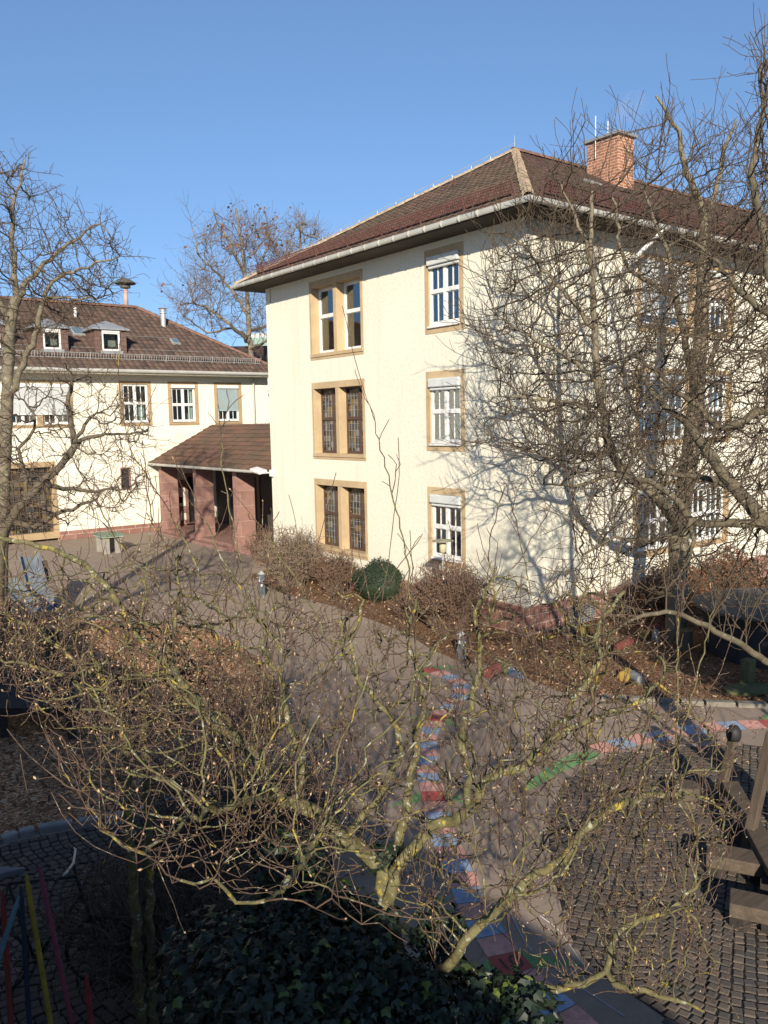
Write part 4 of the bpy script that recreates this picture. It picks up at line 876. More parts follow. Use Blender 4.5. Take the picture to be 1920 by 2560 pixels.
T.limb(D3([(745,2010,5.8),(760,1900,6.1),(720,1800,6.3),(700,1700,6.5),(660,1600,6.8),(690,1500,7.0)]), .024, .008, .08)
g = T.g
def dlit(x, y):   # how far along a sight line the air is still above the shade of the low building
    r = ray(x, y); k = -r[2]-.655*(r[0]-.02*r[1]); return 1.3/k if k > .02 else 99
def dfore(x, y, g): return min(7.9-(y-1400)/1000*2.0+g.normal(0, .75), dlit(x, y)*g.uniform(.74, 1.02)) if g.random() < .88 else g.uniform(4.6, 6.6)
poly = [(-40,1560),(-30,1420),(120,1390),(250,1440),(360,1340),(470,1330),(560,1410),(700,1420),(860,1440),(960,1560),(1060,1480),(1140,1560),(1250,1400),(1330,1440),(1400,1380),(1560,1480),(1700,1600),(1760,1760),(1890,1860),(1880,2080),(1760,2240),(1840,2420),(1700,2520),(1420,2500),(1250,2330),(1050,2380),(900,2180),(760,2250),(560,2260),(330,2170),(210,2060),(150,1880),(30,1760)]
A = np.concatenate([att(poly, 3900, lambda x, y, g: max(2.7, dfore(x, y, g)), 0, g),
                    att([(140,1880),(420,1700),(900,1780),(1000,2000),(800,2140),(300,2140),(160,2010)], 1300, lambda x, y, g: max(2.8, min(g.uniform(4.6, 6.4), dlit(x, y)*g.uniform(.75, 1))), 0, g),
                    att([(1100,1780),(1400,1700),(1700,1800),(1680,2080),(1300,2160),(1120,2060)], 900, lambda x, y, g: g.uniform(5.6, 7.0), 0, g)])
T.colonize(A, .075, .7, .11, 140, .2)
# long straight shoots above the crown
for (a, b) in (((1048,1690),(925,1015)),((720,1660),(430,1120)),((1010,1560),(1025,1325)),((700,1640),(770,1360)),((820,1600),(640,1300)),((1200,1560),(1120,1300)),((1230,1480),(1275,1190)),((1330,1500),(1270,1215)),((1420,1560),(1500,1390)),((1490,1600),(1560,1330)),((640,1560),(545,1010)),((360,1500),(365,1150)),((1240,1480),(1380,1250)),((870,1600),(880,1370)),((480,1560),(250,1300)),((1660,2000),(1790,1500)),((1690,1985),(1700,1290)),((820,1640),(1050,1340)),((360,1460),(170,1130)),((560,1560),(330,1130))):
    d = 6.6; m0 = ((a[0]+b[0])/2+g.uniform(-25, 25), (a[1]+b[1])/2); T.limb(D3([a+(d,), m0+(d-.05,), b+(d-.1,)]), .0055, .003, .07, True, .12)
r_ = T.radii(.0035, 2.25)
T.spurs(1250, .34, (4, 5), .012, .38, .15, r_, .55)
T.spurs(1900, .13, (2, 3), .008, .28, .3, T.radii(.0035, 2.25), .65)
T.spurs(170, .75, (7, 9), .009, .55, .07, T.radii(.0035, 2.25), .3)
tree_f = thing('foreground_tree', (fork[0], fork[1], gz(fork[0], fork[1])), 'budding bare tree with yellow lichen on its spreading limbs filling the near courtyard', 'tree')
T.build(tree_f, (BK['fore'], BK['foretwig']), .0031, 2.6, .13, .012, (BK['bud'], .025, .0064, .24), .0048, None, 6.0)
print('fore nodes', len(T.p))
# ---- small tree beside it at left ------------------------------------------
T = Tree(12); g = T.g
bs = dep(325, 2030, 7.4); bs[2] = gz(bs[0], bs[1])-.1
T.limb([bs, dep(318,1960,7.4), dep(312,1861,7.5), dep(295,1785,7.5), dep(249,1700,7.6), dep(230,1620,7.7)], .06, .018, .08)
T.limb([bs+[.1, 0, 0], dep(366,1960,7.6), dep(363,1882,7.7), dep(358,1722,7.8), dep(335,1650,7.9), dep(300,1560,8.1)], .05, .016, .08)
T.limb(D3([(295,1785,7.5),(230,1740,7.3),(150,1690,7.1),(60,1660,7.0),(-40,1640,6.9)]), .02, .008, .08); T.limb(D3([(249,1700,7.6),(160,1630,7.6),(70,1560,7.7),(-40,1520,7.8)]), .02, .008, .08); T.limb(D3([(358,1722,7.8),(430,1650,8.0),(520,1560,8.2)]), .02, .008, .08)
A = att([(-60,1500),(80,1480),(260,1500),(420,1490),(560,1560),(560,1720),(430,1860),(300,1880),(160,1820),(40,1760),(-60,1700)], 1500, 6.6, 8.6, g)
T.colonize(A, .08, .8, .14, 70, .3, (-.05, 0, .05)); T.spurs(700, .14, (1, 3), .012, .2, .4)
tr = thing('budding_tree', tuple(bs), 'slender twin stemmed budding tree left of the big lichened one, before the mulch area', 'tree'); T.build(tr, (BK['fore'], BK['foretwig']), .003, 2.6, .05, .013, (BK['bud'], .036, .009, .7), .008)
# ---- tall tree in front of the right-hand facade ----------------------------
T = Tree(13); g = T.g
b = gnd(1690, 1600); dT = float((b-CAM)@FW)
T.limb([b-[0, 0, .15]]+D3([(1692,1500),(1700,1320),(1722,1150),(1740,1000),(1752,850),(1757,700),(1762,570)], dT), .27, .14, .2, True, .05)
T.limb(D3([(1762,570,dT),(1748,505,dT),(1722,450,dT-.2),(1707,390,dT-.3),(1700,340,dT-.3),(1672,290,dT-.4),(1640,240,dT-.5)]), .11, .03, .2, True, .08)
T.limb(D3([(1762,570,dT),(1783,500,dT+.2),(1800,430,dT+.3),(1815,360,dT+.4),(1840,300,dT+.4)]), .09, .03, .2, True, .08)
T.limb(D3([(1700,1320,dT),(1640,1240,17.9),(1585,1200,17.8),(1532,1140,17.6),(1513,1060,17.5),(1495,960,17.5),(1487,830,17.4),(1482,700,17.4),(1478,600,17.4),(1480,480,17.4)]), .15, .035, .18, True, .07)
T.limb(D3([(1482,700,17.4),(1462,600,17.2),(1420,500,17.1),(1380,430,17.0)]), .04, .015, .15); T.limb(D3([(1487,830,17.4),(1420,740,17),(1350,660,16.8),(1290,600,16.6),(1230,580,16.4)]), .05, .012, .15)
T.limb(D3([(1495,960,17.5),(1430,900,17),(1340,850,16.6),(1260,800,16.4)]), .05, .012, .15); T.limb(D3([(1513,1060,17.5),(1440,1010,17.1),(1350,1000,16.8),(1250,990,16.5)]), .045, .012, .15); T.limb(D3([(1532,1140,17.6),(1450,1130,17.2),(1370,1140,17),(1290,1120,16.8)]), .04, .012, .15)
T.limb(D3([(1740,1000,dT),(1715,860,18.8),(1690,740,18.4),(1672,640,18.2),(1640,560,18.1),(1610,480,18.0)]), .09, .02, .18, True, .08); T.limb(D3([(1690,740,18.4),(1590,690,17.9),(1550,610,17.6),(1530,480,17.5)]), .06, .015, .16)
T.limb(D3([(1740,1000,dT),(1790,860,dT),(1850,760,dT),(1920,700,dT)]), .07, .02, .18)
A = np.concatenate([att([(1200,640),(1290,600),(1345,430),(1390,380),(1480,400),(1560,460),(1640,320),(1760,310),(1880,420),(1960,520),(1960,1250),(1800,1250),(1600,1180),(1420,1210),(1180,1130),(1190,900),(1210,760)], 2300, 15.4, 20.0, g), att([(1200,620),(1500,560),(1560,1180),(1230,1130)], 600, 15.6, 18.2, g)])
T.colonize(A, .19, 2.2, .34, 110, .12, (-.04, 0, .12)); T.spurs(1250, 1.15, (5, 7), .03, .22, .10, T.radii(.005, 2.6), .42); T.spurs(3600, .40, (2, 3), .012, .25, .16, T.radii(.005, 2.6), .5)
tr = thing('tall_tree', tuple(b), 'tall bare smooth barked tree with forked top in front of the right facade', 'tree'); T.build(tr, (BK['grey'], BK['greytwig']), .0052, 2.6, .28, .03, None, .02); print('tall', len(T.p))
# ---- near tree whose limbs reach in from the right ---------------------------
T = Tree(14); g = T.g
bb = dep(2130, 1900, 9.6); bb[2] = gz(bb[0], bb[1])-.1
T.limb([bb]+D3([(2120,1700,9.8),(2080,1500,10),(2010,1380,10),(1920,1312,10.2),(1853,1236,10.4),(1810,1190,10.5),(1785,1148,10.6),(1747,1097,10.7),(1722,1063,10.8),(1651,1004,11.0),(1600,930,11.2)]), .22, .03, .12, True, .06)
T.limb(D3([(2010,1380,10),(1920,1312,10.2),(1820,1310,10.1),(1733,1304,10.1),(1690,1250,10.1),(1647,1217,10.2),(1600,1200,10.3),(1520,1190,10.3),(1440,1215,10.3),(1360,1210,10.3)]), .07, .014, .1, True, .08)
T.limb(D3([(1920,1312,10.2),(1880,1260,11),(1799,1206,11),(1720,1190,11),(1651,1182,11),(1614,1152,11),(1560,1110,11),(1480,1085,11.2)]), .06, .014, .1, True, .08)
T.limb([bb+[0, 0, 1.0]]+D3([(2040,1730,9.4),(1960,1690,9.2),(1912,1650,9.1),(1820,1595,9.0),(1726,1548,9.0),(1650,1530,8.9),(1560,1560,8.8),(1470,1620,8.7)]), .07, .014, .1, True, .08)
T.limb(D3([(2080,1500,10),(2000,1200,10.3),(1960,1000,10.4),(1940,800,10.5),(1915,620,10.6),(1880,430,10.7),(1905,300,10.8),(1900,170,10.9)]), .12, .02, .12, True, .08)
T.limb(D3([(1960,1000,10.4),(1880,1040,10.4),(1800,1070,10.4),(1740,1010,10.4),(1660,960,10.4),(1600,880,10.5)]), .06, .012, .1); T.limb(D3([(1726,1304,10.1),(1690,1340,9.9),(1600,1350,9.7),(1510,1350,9.6),(1440,1420,9.5)]), .035, .01, .1); T.limb(D3([(1733,1304,10.1),(1720,1400,9.8),(1670,1470,9.6)]), .03, .01, .1)
T.limb(D3([(1940,800,10.5),(1850,730,10.6),(1780,640,10.7),(1700,590,10.8)]), .05, .012, .1)
A = np.concatenate([att([(1960,120),(1890,100),(1870,260),(1890,420),(1840,560),(1700,620),(1600,800),(1480,960),(1330,1150),(1400,1260),(1450,1450),(1560,1560),(1700,1500),(1960,1560)], 2300, 8.8, 12.4, g), att([(1600,900),(1960,800),(1960,1350),(1500,1350),(1420,1150)], 900, 9.6, 11.8, g)])
T.colonize(A, .13, 1.4, .22, 120, .2, (-.04, -.02, .06)); T.spurs(1000, .75, (5, 6), .02, .16, .16, T.radii(.0035, 2.6), .5); T.spurs(2200, .22, (2, 3), .01, .2, .3, T.radii(.0035, 2.6), .6)
tr = thing('lichened_tree', tuple(bb), 'bare tree whose yellow lichened crooked limbs reach in from the right edge', 'tree'); T.build(tr, (BK['olive'], BK['greytwig']), .0035, 2.6, .22, .02, (BK['bud'], .022, .006, .2), .012); print('near right', len(T.p))
# ---- left edge tree and the crooked tree in front of the wing -----------------
T = Tree(15); g = T.g
b = np.array(dep(-10, 1700, 18.6)); b[2] = gz(b[0], b[1])-.1
T.limb([b]+D3([(-2,1500),(2,1330),(10,1150),(17,1000),(21,900),(28,800),(42,745)], 19), .19, .12, .18, True, .05)
T.limb(D3([(42,745,19),(34,633,19),(30,540,19),(45,470,19),(55,420,19),(62,400,19)]), .075, .02, .18); T.limb(D3([(42,745,19),(75,700,19.3),(114,654,19.5),(156,620,19.7),(200,585,19.8),(250,560,19.8)]), .075, .02, .18)
T.limb(D3([(17,1000,19),(59,907,18.8),(90,830,18.6),(110,740,18.5),(150,690,18.5),(240,660,18.5),(300,640,18.5)]), .09, .018, .18); T.limb(D3([(28,800,19),(-20,720,19),(-50,600,19)]), .08, .02, .18); T.limb(D3([(110,740,18.5),(180,750,18.4),(260,740,18.3)]), .04, .014, .18)
A = att([(-80,420),(40,400),(75,400),(95,490),(140,520),(200,550),(270,545),(312,625),(300,700),(290,770),(200,790),(150,860),(60,840),(-80,900)], 1900, 17.2, 20.8, g)
T.colonize(A[:1000], .2, 2.2, .36, 90, .18, (.02, 0, .08)); T.spurs(520, .7, (4, 5), .02, .15, .16, T.radii(.0048, 2.55), .5); T.spurs(1700, .25, (2, 3), .012, .15, .3, T.radii(.0048, 2.55), .6)
tr = thing('grey_tree', tuple(b), 'tall bare grey barked tree at the left edge before the far wing', 'tree'); T.build(tr, (BK['grey'], BK['greytwig']), .0044, 2.65, .2, .03, None, .018)
T = Tree(16); g = T.g
b = dep(-30, 1480, 17); b[2] = gz(b[0], b[1])-.1
T.limb([b]+D3([(0,1370),(25,1305),(65,1250),(106,1204),(140,1175),(162,1153),(185,1115),(178,1060),(170,1000),(180,955)], 17), .16, .04, .15, True, .07)
T.limb(D3([(162,1153,17),(190,1108,17),(240,1090,17.2),(300,1085,17.4),(355,1080,17.5)]), .06, .014, .15); T.limb(D3([(106,1204,17),(160,1222,17.2),(230,1225,17.4),(320,1222,17.6)]), .06, .016, .15)
T.limb(D3([(25,1305,17),(80,1320,17),(114,1300,17),(150,1280,17),(185,1275,17),(220,1255,17)]), .07, .03, .15); T.limb(D3([(185,1115,17),(215,1060,17),(260,1030,17.2),(275,1040,17.2)]), .05, .014, .15); T.limb(D3([(65,1250,17),(60,1180,17),(50,1120,17),(90,1060,17),(60,1000,17)]), .05, .012, .15)
A = att([(-60,1000),(60,930),(180,900),(290,930),(370,1000),(400,1080),(380,1180),(390,1260),(280,1300),(150,1330),(-60,1330)], 2100, 15.4, 18.8, g)
T.colonize(A[:1000], .17, 1.8, .30, 90, .24); T.spurs(550, .6, (4, 5), .02, .12, .2, T.radii(.0048, 2.5), .55); T.spurs(1000, .22, (2, 3), .012, .12, .35, T.radii(.0048, 2.5), .6)
tr = thing('crooked_tree', tuple(b), 'low crooked dark tree with tangled twigs in front of the wing wall', 'tree'); T.build(tr, (BK['dark'], BK['darktwig']), .0044, 2.6, .15, .03, None, .018)
# ---- trees beyond the buildings ----------------------------------------------
T = Tree(17); g = T.g; dd = 62
b = dep(632, 1000, dd); b[2] = -.5
T.limb([b]+D3([(628,900),(622,830),(618,750),(610,660),(600,580),(590,520)], dd), .36, .07, .5, True, .05)
for L_ in ([(625,860),(560,800),(500,760),(450,760)], [(622,830),(680,800),(730,720),(760,660)], [(620,790),(560,700),(500,640),(478,560)], [(615,720),(660,640),(690,570)], [(612,690),(570,600),(530,520)], [(625,870),(680,850),(720,850)], [(623,845),(580,820),(520,830),(460,790)]): T.limb([dep(x, y, dd+g.uniform(-3, 3)*(i > 0)) for i, (x, y) in enumerate(L_)], .13, .04, .5, True, .1)
A = att([(440,800),(425,760),(465,740),(470,690),(490,650),(485,610),(520,575),(565,555),(600,548),(650,552),(685,575),(708,600),(735,660),(730,760),(700,850),(600,850),(520,850)], 2300, dd-5, dd+5, g)
T.colonize(A[:1700], .6, 7, 1.0, 80, .12, (0, 0, .05)); T.spurs(420, 2.0, (4, 5), .06, .12, .1, T.radii(.008, 2.4), .5); T.spurs(3400, 1.0, (2, 3), .03, .15, .16, T.radii(.008, 2.4), .5)
tr = thing('far_tree', tuple(b), 'large bare tree with withered brown leaves on top behind the two buildings', 'tree'); T.build(tr, (BK['far'], BK['fartwig']), .007, 2.5, .45, .07, None, .03)
tips = np.array(T.p)[-3400:]; yy = np.array([CY-F*((q-CAM)@U_)/((q-CAM)@FW) for q in tips]); xx = np.array([CX+F*((q-CAM)@R_)/((q-CAM)@FW) for q in tips]); w_ = np.clip(.15+.9*((yy < 640) & (xx > 560))-.0, 0, 1)+.3*((yy > 840) & (xx > 650)); tips = tips[g.random(len(tips)) < w_*.22]
def leaves(name, root, pts, size, mat, g, drop=0):
    m = len(pts); a = g.normal(0, 1, (m, 3)); a /= np.linalg.norm(a, axis=1)[:, None]; b_ = np.cross(a, g.normal(0, 1, (m, 3))); b_ /= np.linalg.norm(b_, axis=1)[:, None]; s_ = size*g.uniform(.6, 1.3, m)[:, None]; P = pts+g.normal(0, size, (m, 3))-parent_world(root)
    V = np.stack([P-a*s_, P+b_*s_*.55, P+a*s_, P-b_*s_*.55], 1).reshape(-1, 3); me = bpy.data.meshes.new(name); me.from_pydata(V.tolist(), [], [(4*i, 4*i+1, 4*i+2, 4*i+3) for i in range(m)]); me.materials.append(mat); o = bpy.data.objects.new(name, me); COL.objects.link(o); o.parent = root; o['kind'] = 'stuff'; return o
leaves('withered_leaves', tr, tips, .16, BK['leafbrown'], g)
T = Tree(18); g = T.g; dd = 75
b = dep(770, 1000, dd); b[2] = -.5
T.limb([b]+D3([(765,850),(760,720),(752,620),(750,560)], dd), .5, .1, .6, True, .05); A = att([(690,760),(700,620),(720,560),(750,520),(780,560),(815,560),(830,640),(830,760)], 700, dd-5, dd+5, g)
T.colonize(A, .5, 6, .95, 60, .25, (0, 0, .12)); T.spurs(1000, 1.1, (2, 3), .05, .3, .2, None, .5)
tr = thing('far_tree', tuple(b), 'paler bare tree half hidden behind the tall building, right of the leafy one', 'tree'); T.build(tr, (BK['far'], BK['fartwig']), .011, 2.4, .5, .08, None, .03)

# ---- evergreen out of view to the right: it shades the bark bed and the tall tree's foot
c = np.array((11.0, 2.0)); cz = gz(*c); T = Tree(19); g = T.g; T.limb([(c[0], c[1], cz-.1), (c[0], c[1], cz+3), (c[0]+.1, c[1], cz+6.6)], .16, .03, .3); T.colonize(np.array((c[0], c[1], cz+4.7))+g.normal(0, 1, (500, 3))*np.array((.75, .75, .85)), .25, 3, .4, 50, .2)
tr = thing('evergreen_tree', (c[0], c[1], cz), 'dark evergreen just outside the right edge that shades the bark bed', 'tree'); T.build(tr, (BK['dark'],), .008, 2.4, .16, .04, None, 0)
v = g.normal(0, 1, (5200, 3)); v /= np.linalg.norm(v, axis=1)[:, None]; leaves('foliage', tr, np.array((c[0], c[1], cz+4.8))+v*np.array((1.35, 1.35, 1.9))*(g.random(5200)**.4)[:, None], .11, BK['box'], g)
# ------------------------------------------------------------------ shrubs, ivy, reeds
def twig_shrub(T, c, rx, ry, h, stems, g, seglen=.12, base=.25, wob=.22):
    for i in range(stems):
        a = g.uniform(0, 6.283); rr = math.sqrt(g.uniform(0, 1)); b = np.array((c[0]+base*rr*math.cos(a)*rx, c[1]+base*rr*math.sin(a)*ry, gz(c[0], c[1])))
        e = np.array((c[0]+rx*rr*math.cos(a), c[1]+ry*rr*math.sin(a), gz(c[0], c[1])+h*math.sqrt(max(.06, 1-rr*rr*.8))*g.uniform(.7, 1.05)))
        L = np.linalg.norm(e-b); n = max(3, int(L/seglen)); k = -1
        for j in range(n+1):
            t = j/n; q = b+(e-b)*t+np.array((0, 0, .12*h*math.sin(t*3.14)))+g.normal(0, seglen*wob, 3)*(j > 0); T.p.append(q); T.par.append(k); T.rm.append(0.); k = len(T.p)-1
def shrub(name, c, rx, ry, h, stems, mat, label, seed, spurs=1200, sl=.2, r0=.0055, cat='shrub', group=None, up=.3):
    T = Tree(seed); g = T.g; twig_shrub(T, c, rx, ry, h, stems, g); r = T.radii(r0, 2.4); T.spurs(spurs, sl, (2, 3), .03, up, .35, r)
    root = thing(name, (c[0], c[1], gz(c[0], c[1])), label, cat, group); T.build(root, (mat,), r0, 2.6, .02, 1.0 if False else .0001+.05, None, 1, names=('stem', 'branches', 'buds')); return root
c = gnd(700, 1478); shrub('bare_shrub', (c[0]+.75, c[1]+.45), 1.25, 1.5, 2.0, 260, BK['shrub'], 'dense leafless grey brown shrub at the left corner of the tall building', 31, 2600, .26)
c = gnd(815, 1490); shrub('bare_shrub', (c[0]+.45, c[1]+.2), .85, 1.0, 1.35, 200, BK['shrubred'], 'smaller reddish leafless shrub left of the clipped evergreen ball', 32, 1600, .2)
c = gnd(1100, 1600); shrub('bare_shrub', (c[0]+.55, c[1]+.35), 1.15, 1.3, 1.95, 330, BK['shrubred'], 'rounded brown leafless shrub in front of the right staircase side window and lamp', 33, 4200, .2)
c = gnd(1010, 1560); shrub('bare_shrub', (c[0]+.35, c[1]+.2), .6, .7, .9, 120, BK['shrubred'], 'low red stemmed shrub between the evergreen ball and the rounded brown shrub', 34, 800, .15)
c = gnd(640, 1440); shrub('bare_shrub', (c[0]+1.2, c[1]+1.6), .8, .9, 1.5, 120, BK['shrubred'], 'thin reddish shrub at the right hand porch pillar', 36, 700, .2)
c = gnd(600, 1880); shrub('dry_thicket', (c[0], c[1]), 1.3, 1.0, 1.2, 40, BK['shrubred'], 'thin upright brown stems in the mulch beside the pale canes', 35, 220, .25, .004, 'thicket')
c = gnd(640, 2150); shrub('dark_thicket', (c[0]-.2, c[1]+.1), 1.8, 1.4, 1.5, 260, BK['darktwig'], 'dark tangle of bare twigs in the shade left of the ivy', 37, 1600, .25, .004, 'thicket')
c = gnd(380, 2420); shrub('dark_thicket', (c[0]+.1, c[1]-.1), 1.5, 1.3, 1.3, 300, BK['darktwig'], 'dark shaded brush of fine twigs right of the coloured stakes', 38, 1600, .25, .004, 'thicket')
c = dep(880, 2420, 5.3); shrub('dark_thicket', (c[0], c[1]), .9, .8, 1.9, 120, BK['darktwig'], 'dark bare twigs growing up through the ivy at the bottom centre', 39, 900, .3, .0035, 'thicket')
# brown leaved hedge beyond the tall tree
def leaf_mass(c, rx, ry, h, n, g):
    v = g.normal(0, 1, (n, 3)); v /= np.linalg.norm(v, axis=1)[:, None]; v[:, 2] = np.abs(v[:, 2]); return np.array((c[0], c[1], gz(c[0], c[1])+.05))+v*np.array((rx, ry, h))*g.uniform(.75, 1.0, n)[:, None]
c = (X0+6.5, Y0-1.0); g = np.random.default_rng(40)
for k, (cx2, lab) in enumerate(((X0+4.6, 'brown leaved hedge bush right behind the tall tree trunk'), (X0+7.4, 'brown leaved hedge bush under the lowest wide window, farther right'))):
    rt = shrub('beech_hedge', (cx2, Y0-1.1), 1.5, .8, 1.5, 140, BK['darktwig'], lab, 41+k, 600, .2); leaves('withered_leaves', rt, leaf_mass((cx2, Y0-1.1), 1.5, .85, 1.6, 2600, g), .045, BK['leafbrown'], g)
# clipped box ball
c = gnd(950, 1500); c = np.array((c[0]+.25, c[1]+.1, gz(c[0], c[1]))); rt = thing('box_ball', tuple(c), 'clipped dark green evergreen ball between two leafless shrubs at the wall', 'shrub')
mb = MB(); mb.lathe(c, [(.12, -.05), (.7, .12), (.84, .5), (.7, .85), (.36, 1.06), (.05, 1.12)], 20); mb.build('core', BK['box'], rt, smooth=True)
g = np.random.default_rng(50); v = g.normal(0, 1, (9000, 3)); v /= np.linalg.norm(v, axis=1)[:, None]; leaves('foliage', rt, c+np.array((0, 0, .58))+v*np.array((.92, .92, .6))*(g.uniform(.86, 1.04, 9000)+.09*np.sin(v[:, 0]*5+1)*np.sin(v[:, 1]*4)+.06*np.sin(v[:, 2]*7))[:, None], .026, BK['box'], g)
# ivy: lobed leaves over the lower trunk and a heap of old growth below the tree
def ivy(root, pts, nrm, size, mat, g, name='leaves'):
    m = len(pts); n = nrm+g.normal(0, .45, (m, 3)); n /= np.linalg.norm(n, axis=1)[:, None]; up = np.array((0, 0, -1.))+g.normal(0, .5, (m, 3)); t = up-(up*n).sum(1)[:, None]*n; t /= np.linalg.norm(t, axis=1)[:, None]; b = np.cross(n, t); s_ = size*g.uniform(.55, 1.3, m)[:, None]
    prof = [(0, -.45), (.38, -.42), (.62, .0), (.3, .12), (0, .75), (-.3, .12), (-.62, .0), (-.38, -.42)]
    P = pts-parent_world(root); V = np.stack([P]+[P+b*s_*x+t*s_*y-n*s_*(abs(x)*.28) for x, y in prof], 1).reshape(-1, 3); k = 9
    F_ = [(k*i, k*i+1+j, k*i+1+(j+1) % 8) for i in range(m) for j in range(8)]
    me = bpy.data.meshes.new(name); me.from_pydata(V.tolist(), [], F_); me.materials.append(mat); o = bpy.data.objects.new(name, me); COL.objects.link(o); o.parent = root; o['kind'] = 'stuff'; return o
g = np.random.default_rng(60); fz = gz(fork[0], fork[1]); iv = thing('ivy', (fork[0]-.5, fork[1]+.1, fz), 'dark glossy ivy heaped round the lichened trunk at the bottom of the view', 'ivy')
pts = []; nrs = []
for (px, py, d, rr, n) in ((900,2480,5.6,.55,900),(780,2420,5.8,.55,900),(700,2540,5.3,.6,800),(980,2560,5.4,.45,700),(1120,2540,5.3,.36,420),(1210,2500,5.3,.22,120),(820,2290,6.2,.36,300),(690,2330,6.1,.36,260),(900,2360,6.0,.36,380),(960,2150,6.25,.16,90),(1100,2330,5.9,.22,120),(1290,2480,5.2,.16,70),(560,2440,5.7,.5,600),(720,2160,6.3,.3,250),(1330,2540,5.0,.2,90)):
    n = int(n*1.7)
    c = dep(px, py, d); v = g.normal(0, 1, (n, 3)); v /= np.linalg.norm(v, axis=1)[:, None]; pts.append(c+v*rr*np.array((1, 1, .9))*g.uniform(.6, 1.05, n)[:, None]); nrs.append(v+np.array((0, 0, .5)))
pts = np.concatenate(pts); nrs = np.concatenate(nrs); nrs /= np.linalg.norm(nrs, axis=1)[:, None]; ok = pts[:, 2] > .02; pts, nrs = pts[ok], nrs[ok]
br = g.random(len(pts)) < .06; ivy(iv, pts[~br], nrs[~br], .055, BK['ivy'], g); ivy(iv, pts[br], nrs[br], .06, BK['ivy2'], g)
mb = MB()
for (px, py, d, rr) in ((900,2480,5.6,.42),(780,2420,5.8,.42),(700,2540,5.3,.48),(980,2560,5.4,.33),(820,2290,6.2,.25),(690,2330,6.1,.25),(560,2440,5.7,.38),(900,2330,6.0,.28)):
    c = dep(px, py, d); c[2] = max(c[2], gz(c[0], c[1])+rr*.4)
    for k in range(16): a = g.uniform(0, 6.28); q = c+np.array((math.cos(a)*rr*.9, math.sin(a)*rr*.9, g.uniform(-.3, .6)*rr)); mb.tube([np.array((c[0], c[1], gz(c[0], c[1]))), (c+q)/2+g.normal(0, .05, 3), q], [.012, .009, .005], 5)
mb.build('stem', BK['darktwig'], iv, smooth=True)
# pale dry canes
g = np.random.default_rng(70); c = gnd(668, 1830); rt = thing('cane_bundle', tuple(c), 'bundle of pale yellow dry canes standing at the edge of the mulch', 'canes'); mc = vary('straw_cane', (.38,.28,.13), .25, 6, .7)
for k in range(13):
    a = c+np.array((g.normal(0, .13), g.normal(0, .13), 0)); b = dep(645+k*4+g.normal(0, 8), 1690+g.uniform(-70, 60), float((c-CAM)@FW)); mb = MB(); mb.tube([a, (a+b)/2+g.normal(0, .02, 3), b], [.018, .015, .007], 6); mb.build('cane', mc, rt, smooth=True)
# ------------------------------------------------------------------ things standing in the yard
# garden lamp
c = gnd(1122, 1606); dl = float((c-CAM)@FW)+.35; tp = dep(1107, 1347, dl); lp = thing('garden_lamp', (tp[0], tp[1], gz(tp[0], tp[1])), 'grey garden lamp with flat disc hat above the rounded brown shrub', 'lamp')
zt = tp[2]; z0 = gz(tp[0], tp[1]); mb = MB(); mb.lathe((tp[0], tp[1], z0), [(.03, 0), (.03, zt-z0-.36)], 10); mb.build('post', M['metal_grey'], lp, smooth=True)
mb = MB(); mb.lathe((tp[0], tp[1], zt-.36), [(.04, 0), (.085, .04), (.09, .2), (.08, .3)], 16); mb.build('lamp_body', vary('yellowed_lamp_glass', (.46,.42,.27), .15, 6, .35), lp, smooth=True)
mb = MB(); mb.lathe((tp[0], tp[1], zt-.06), [(.12, -.02), (.27, 0), (.275, .015), (.2, .035), (.06, .05)], 26); mb.build('hat', vary('weathered_lamp_hat', (.25,.24,.17), .35, 9, .8), lp, smooth=False)
# utility posts
for (bx, by, ty, lab) in ((1155, 1648, 1575, 'pointed grey metal post at the bark bed edge below the rounded brown shrub'), (655, 1490, 1425, 'grey post covered with stickers beside the porch path, left of the big grey shrub')):
    b = gnd(bx, by); d = float((b-CAM)@FW); t = dep(bx, ty, d); h = t[2]-b[2]; po = thing('metal_post', tuple(b), lab, 'post'); mb = MB(); mb.obox(b+[0, 0, h*.43], (.075, 0, 0), (0, .075, 0), (0, 0, h*.43)); mb.build('body', vary('blue_grey_post', (.085,.10,.11), .25, 9, .5), po, bevel=.01)
    P = [b+[sx*.085, sy*.085, h*.86] for sx, sy in ((-1,-1),(1,-1),(1,1),(-1,1))]+[b+[0, 0, h]]; mb = MB(); mb.add(P, [(0,1,4),(1,2,4),(2,3,4),(3,0,4),(0,3,2,1)]); mb.build('cap', M['metal_grey'], po)
    for k in range(5): mb = MB(); z = h*random.uniform(.3, .8); u = random.uniform(-.04, .04); mb.box(b[0]-.08, b[0]-.077, b[1]+u-.03, b[1]+u+.03, b[2]+z, b[2]+z+.07) if k % 2 else mb.box(b[0]+u-.03, b[0]+u+.03, b[1]-.08, b[1]-.077, b[2]+z, b[2]+z+.07); mb.build('sticker', [M['white'], M['blue'], M['red']][k % 3], po)
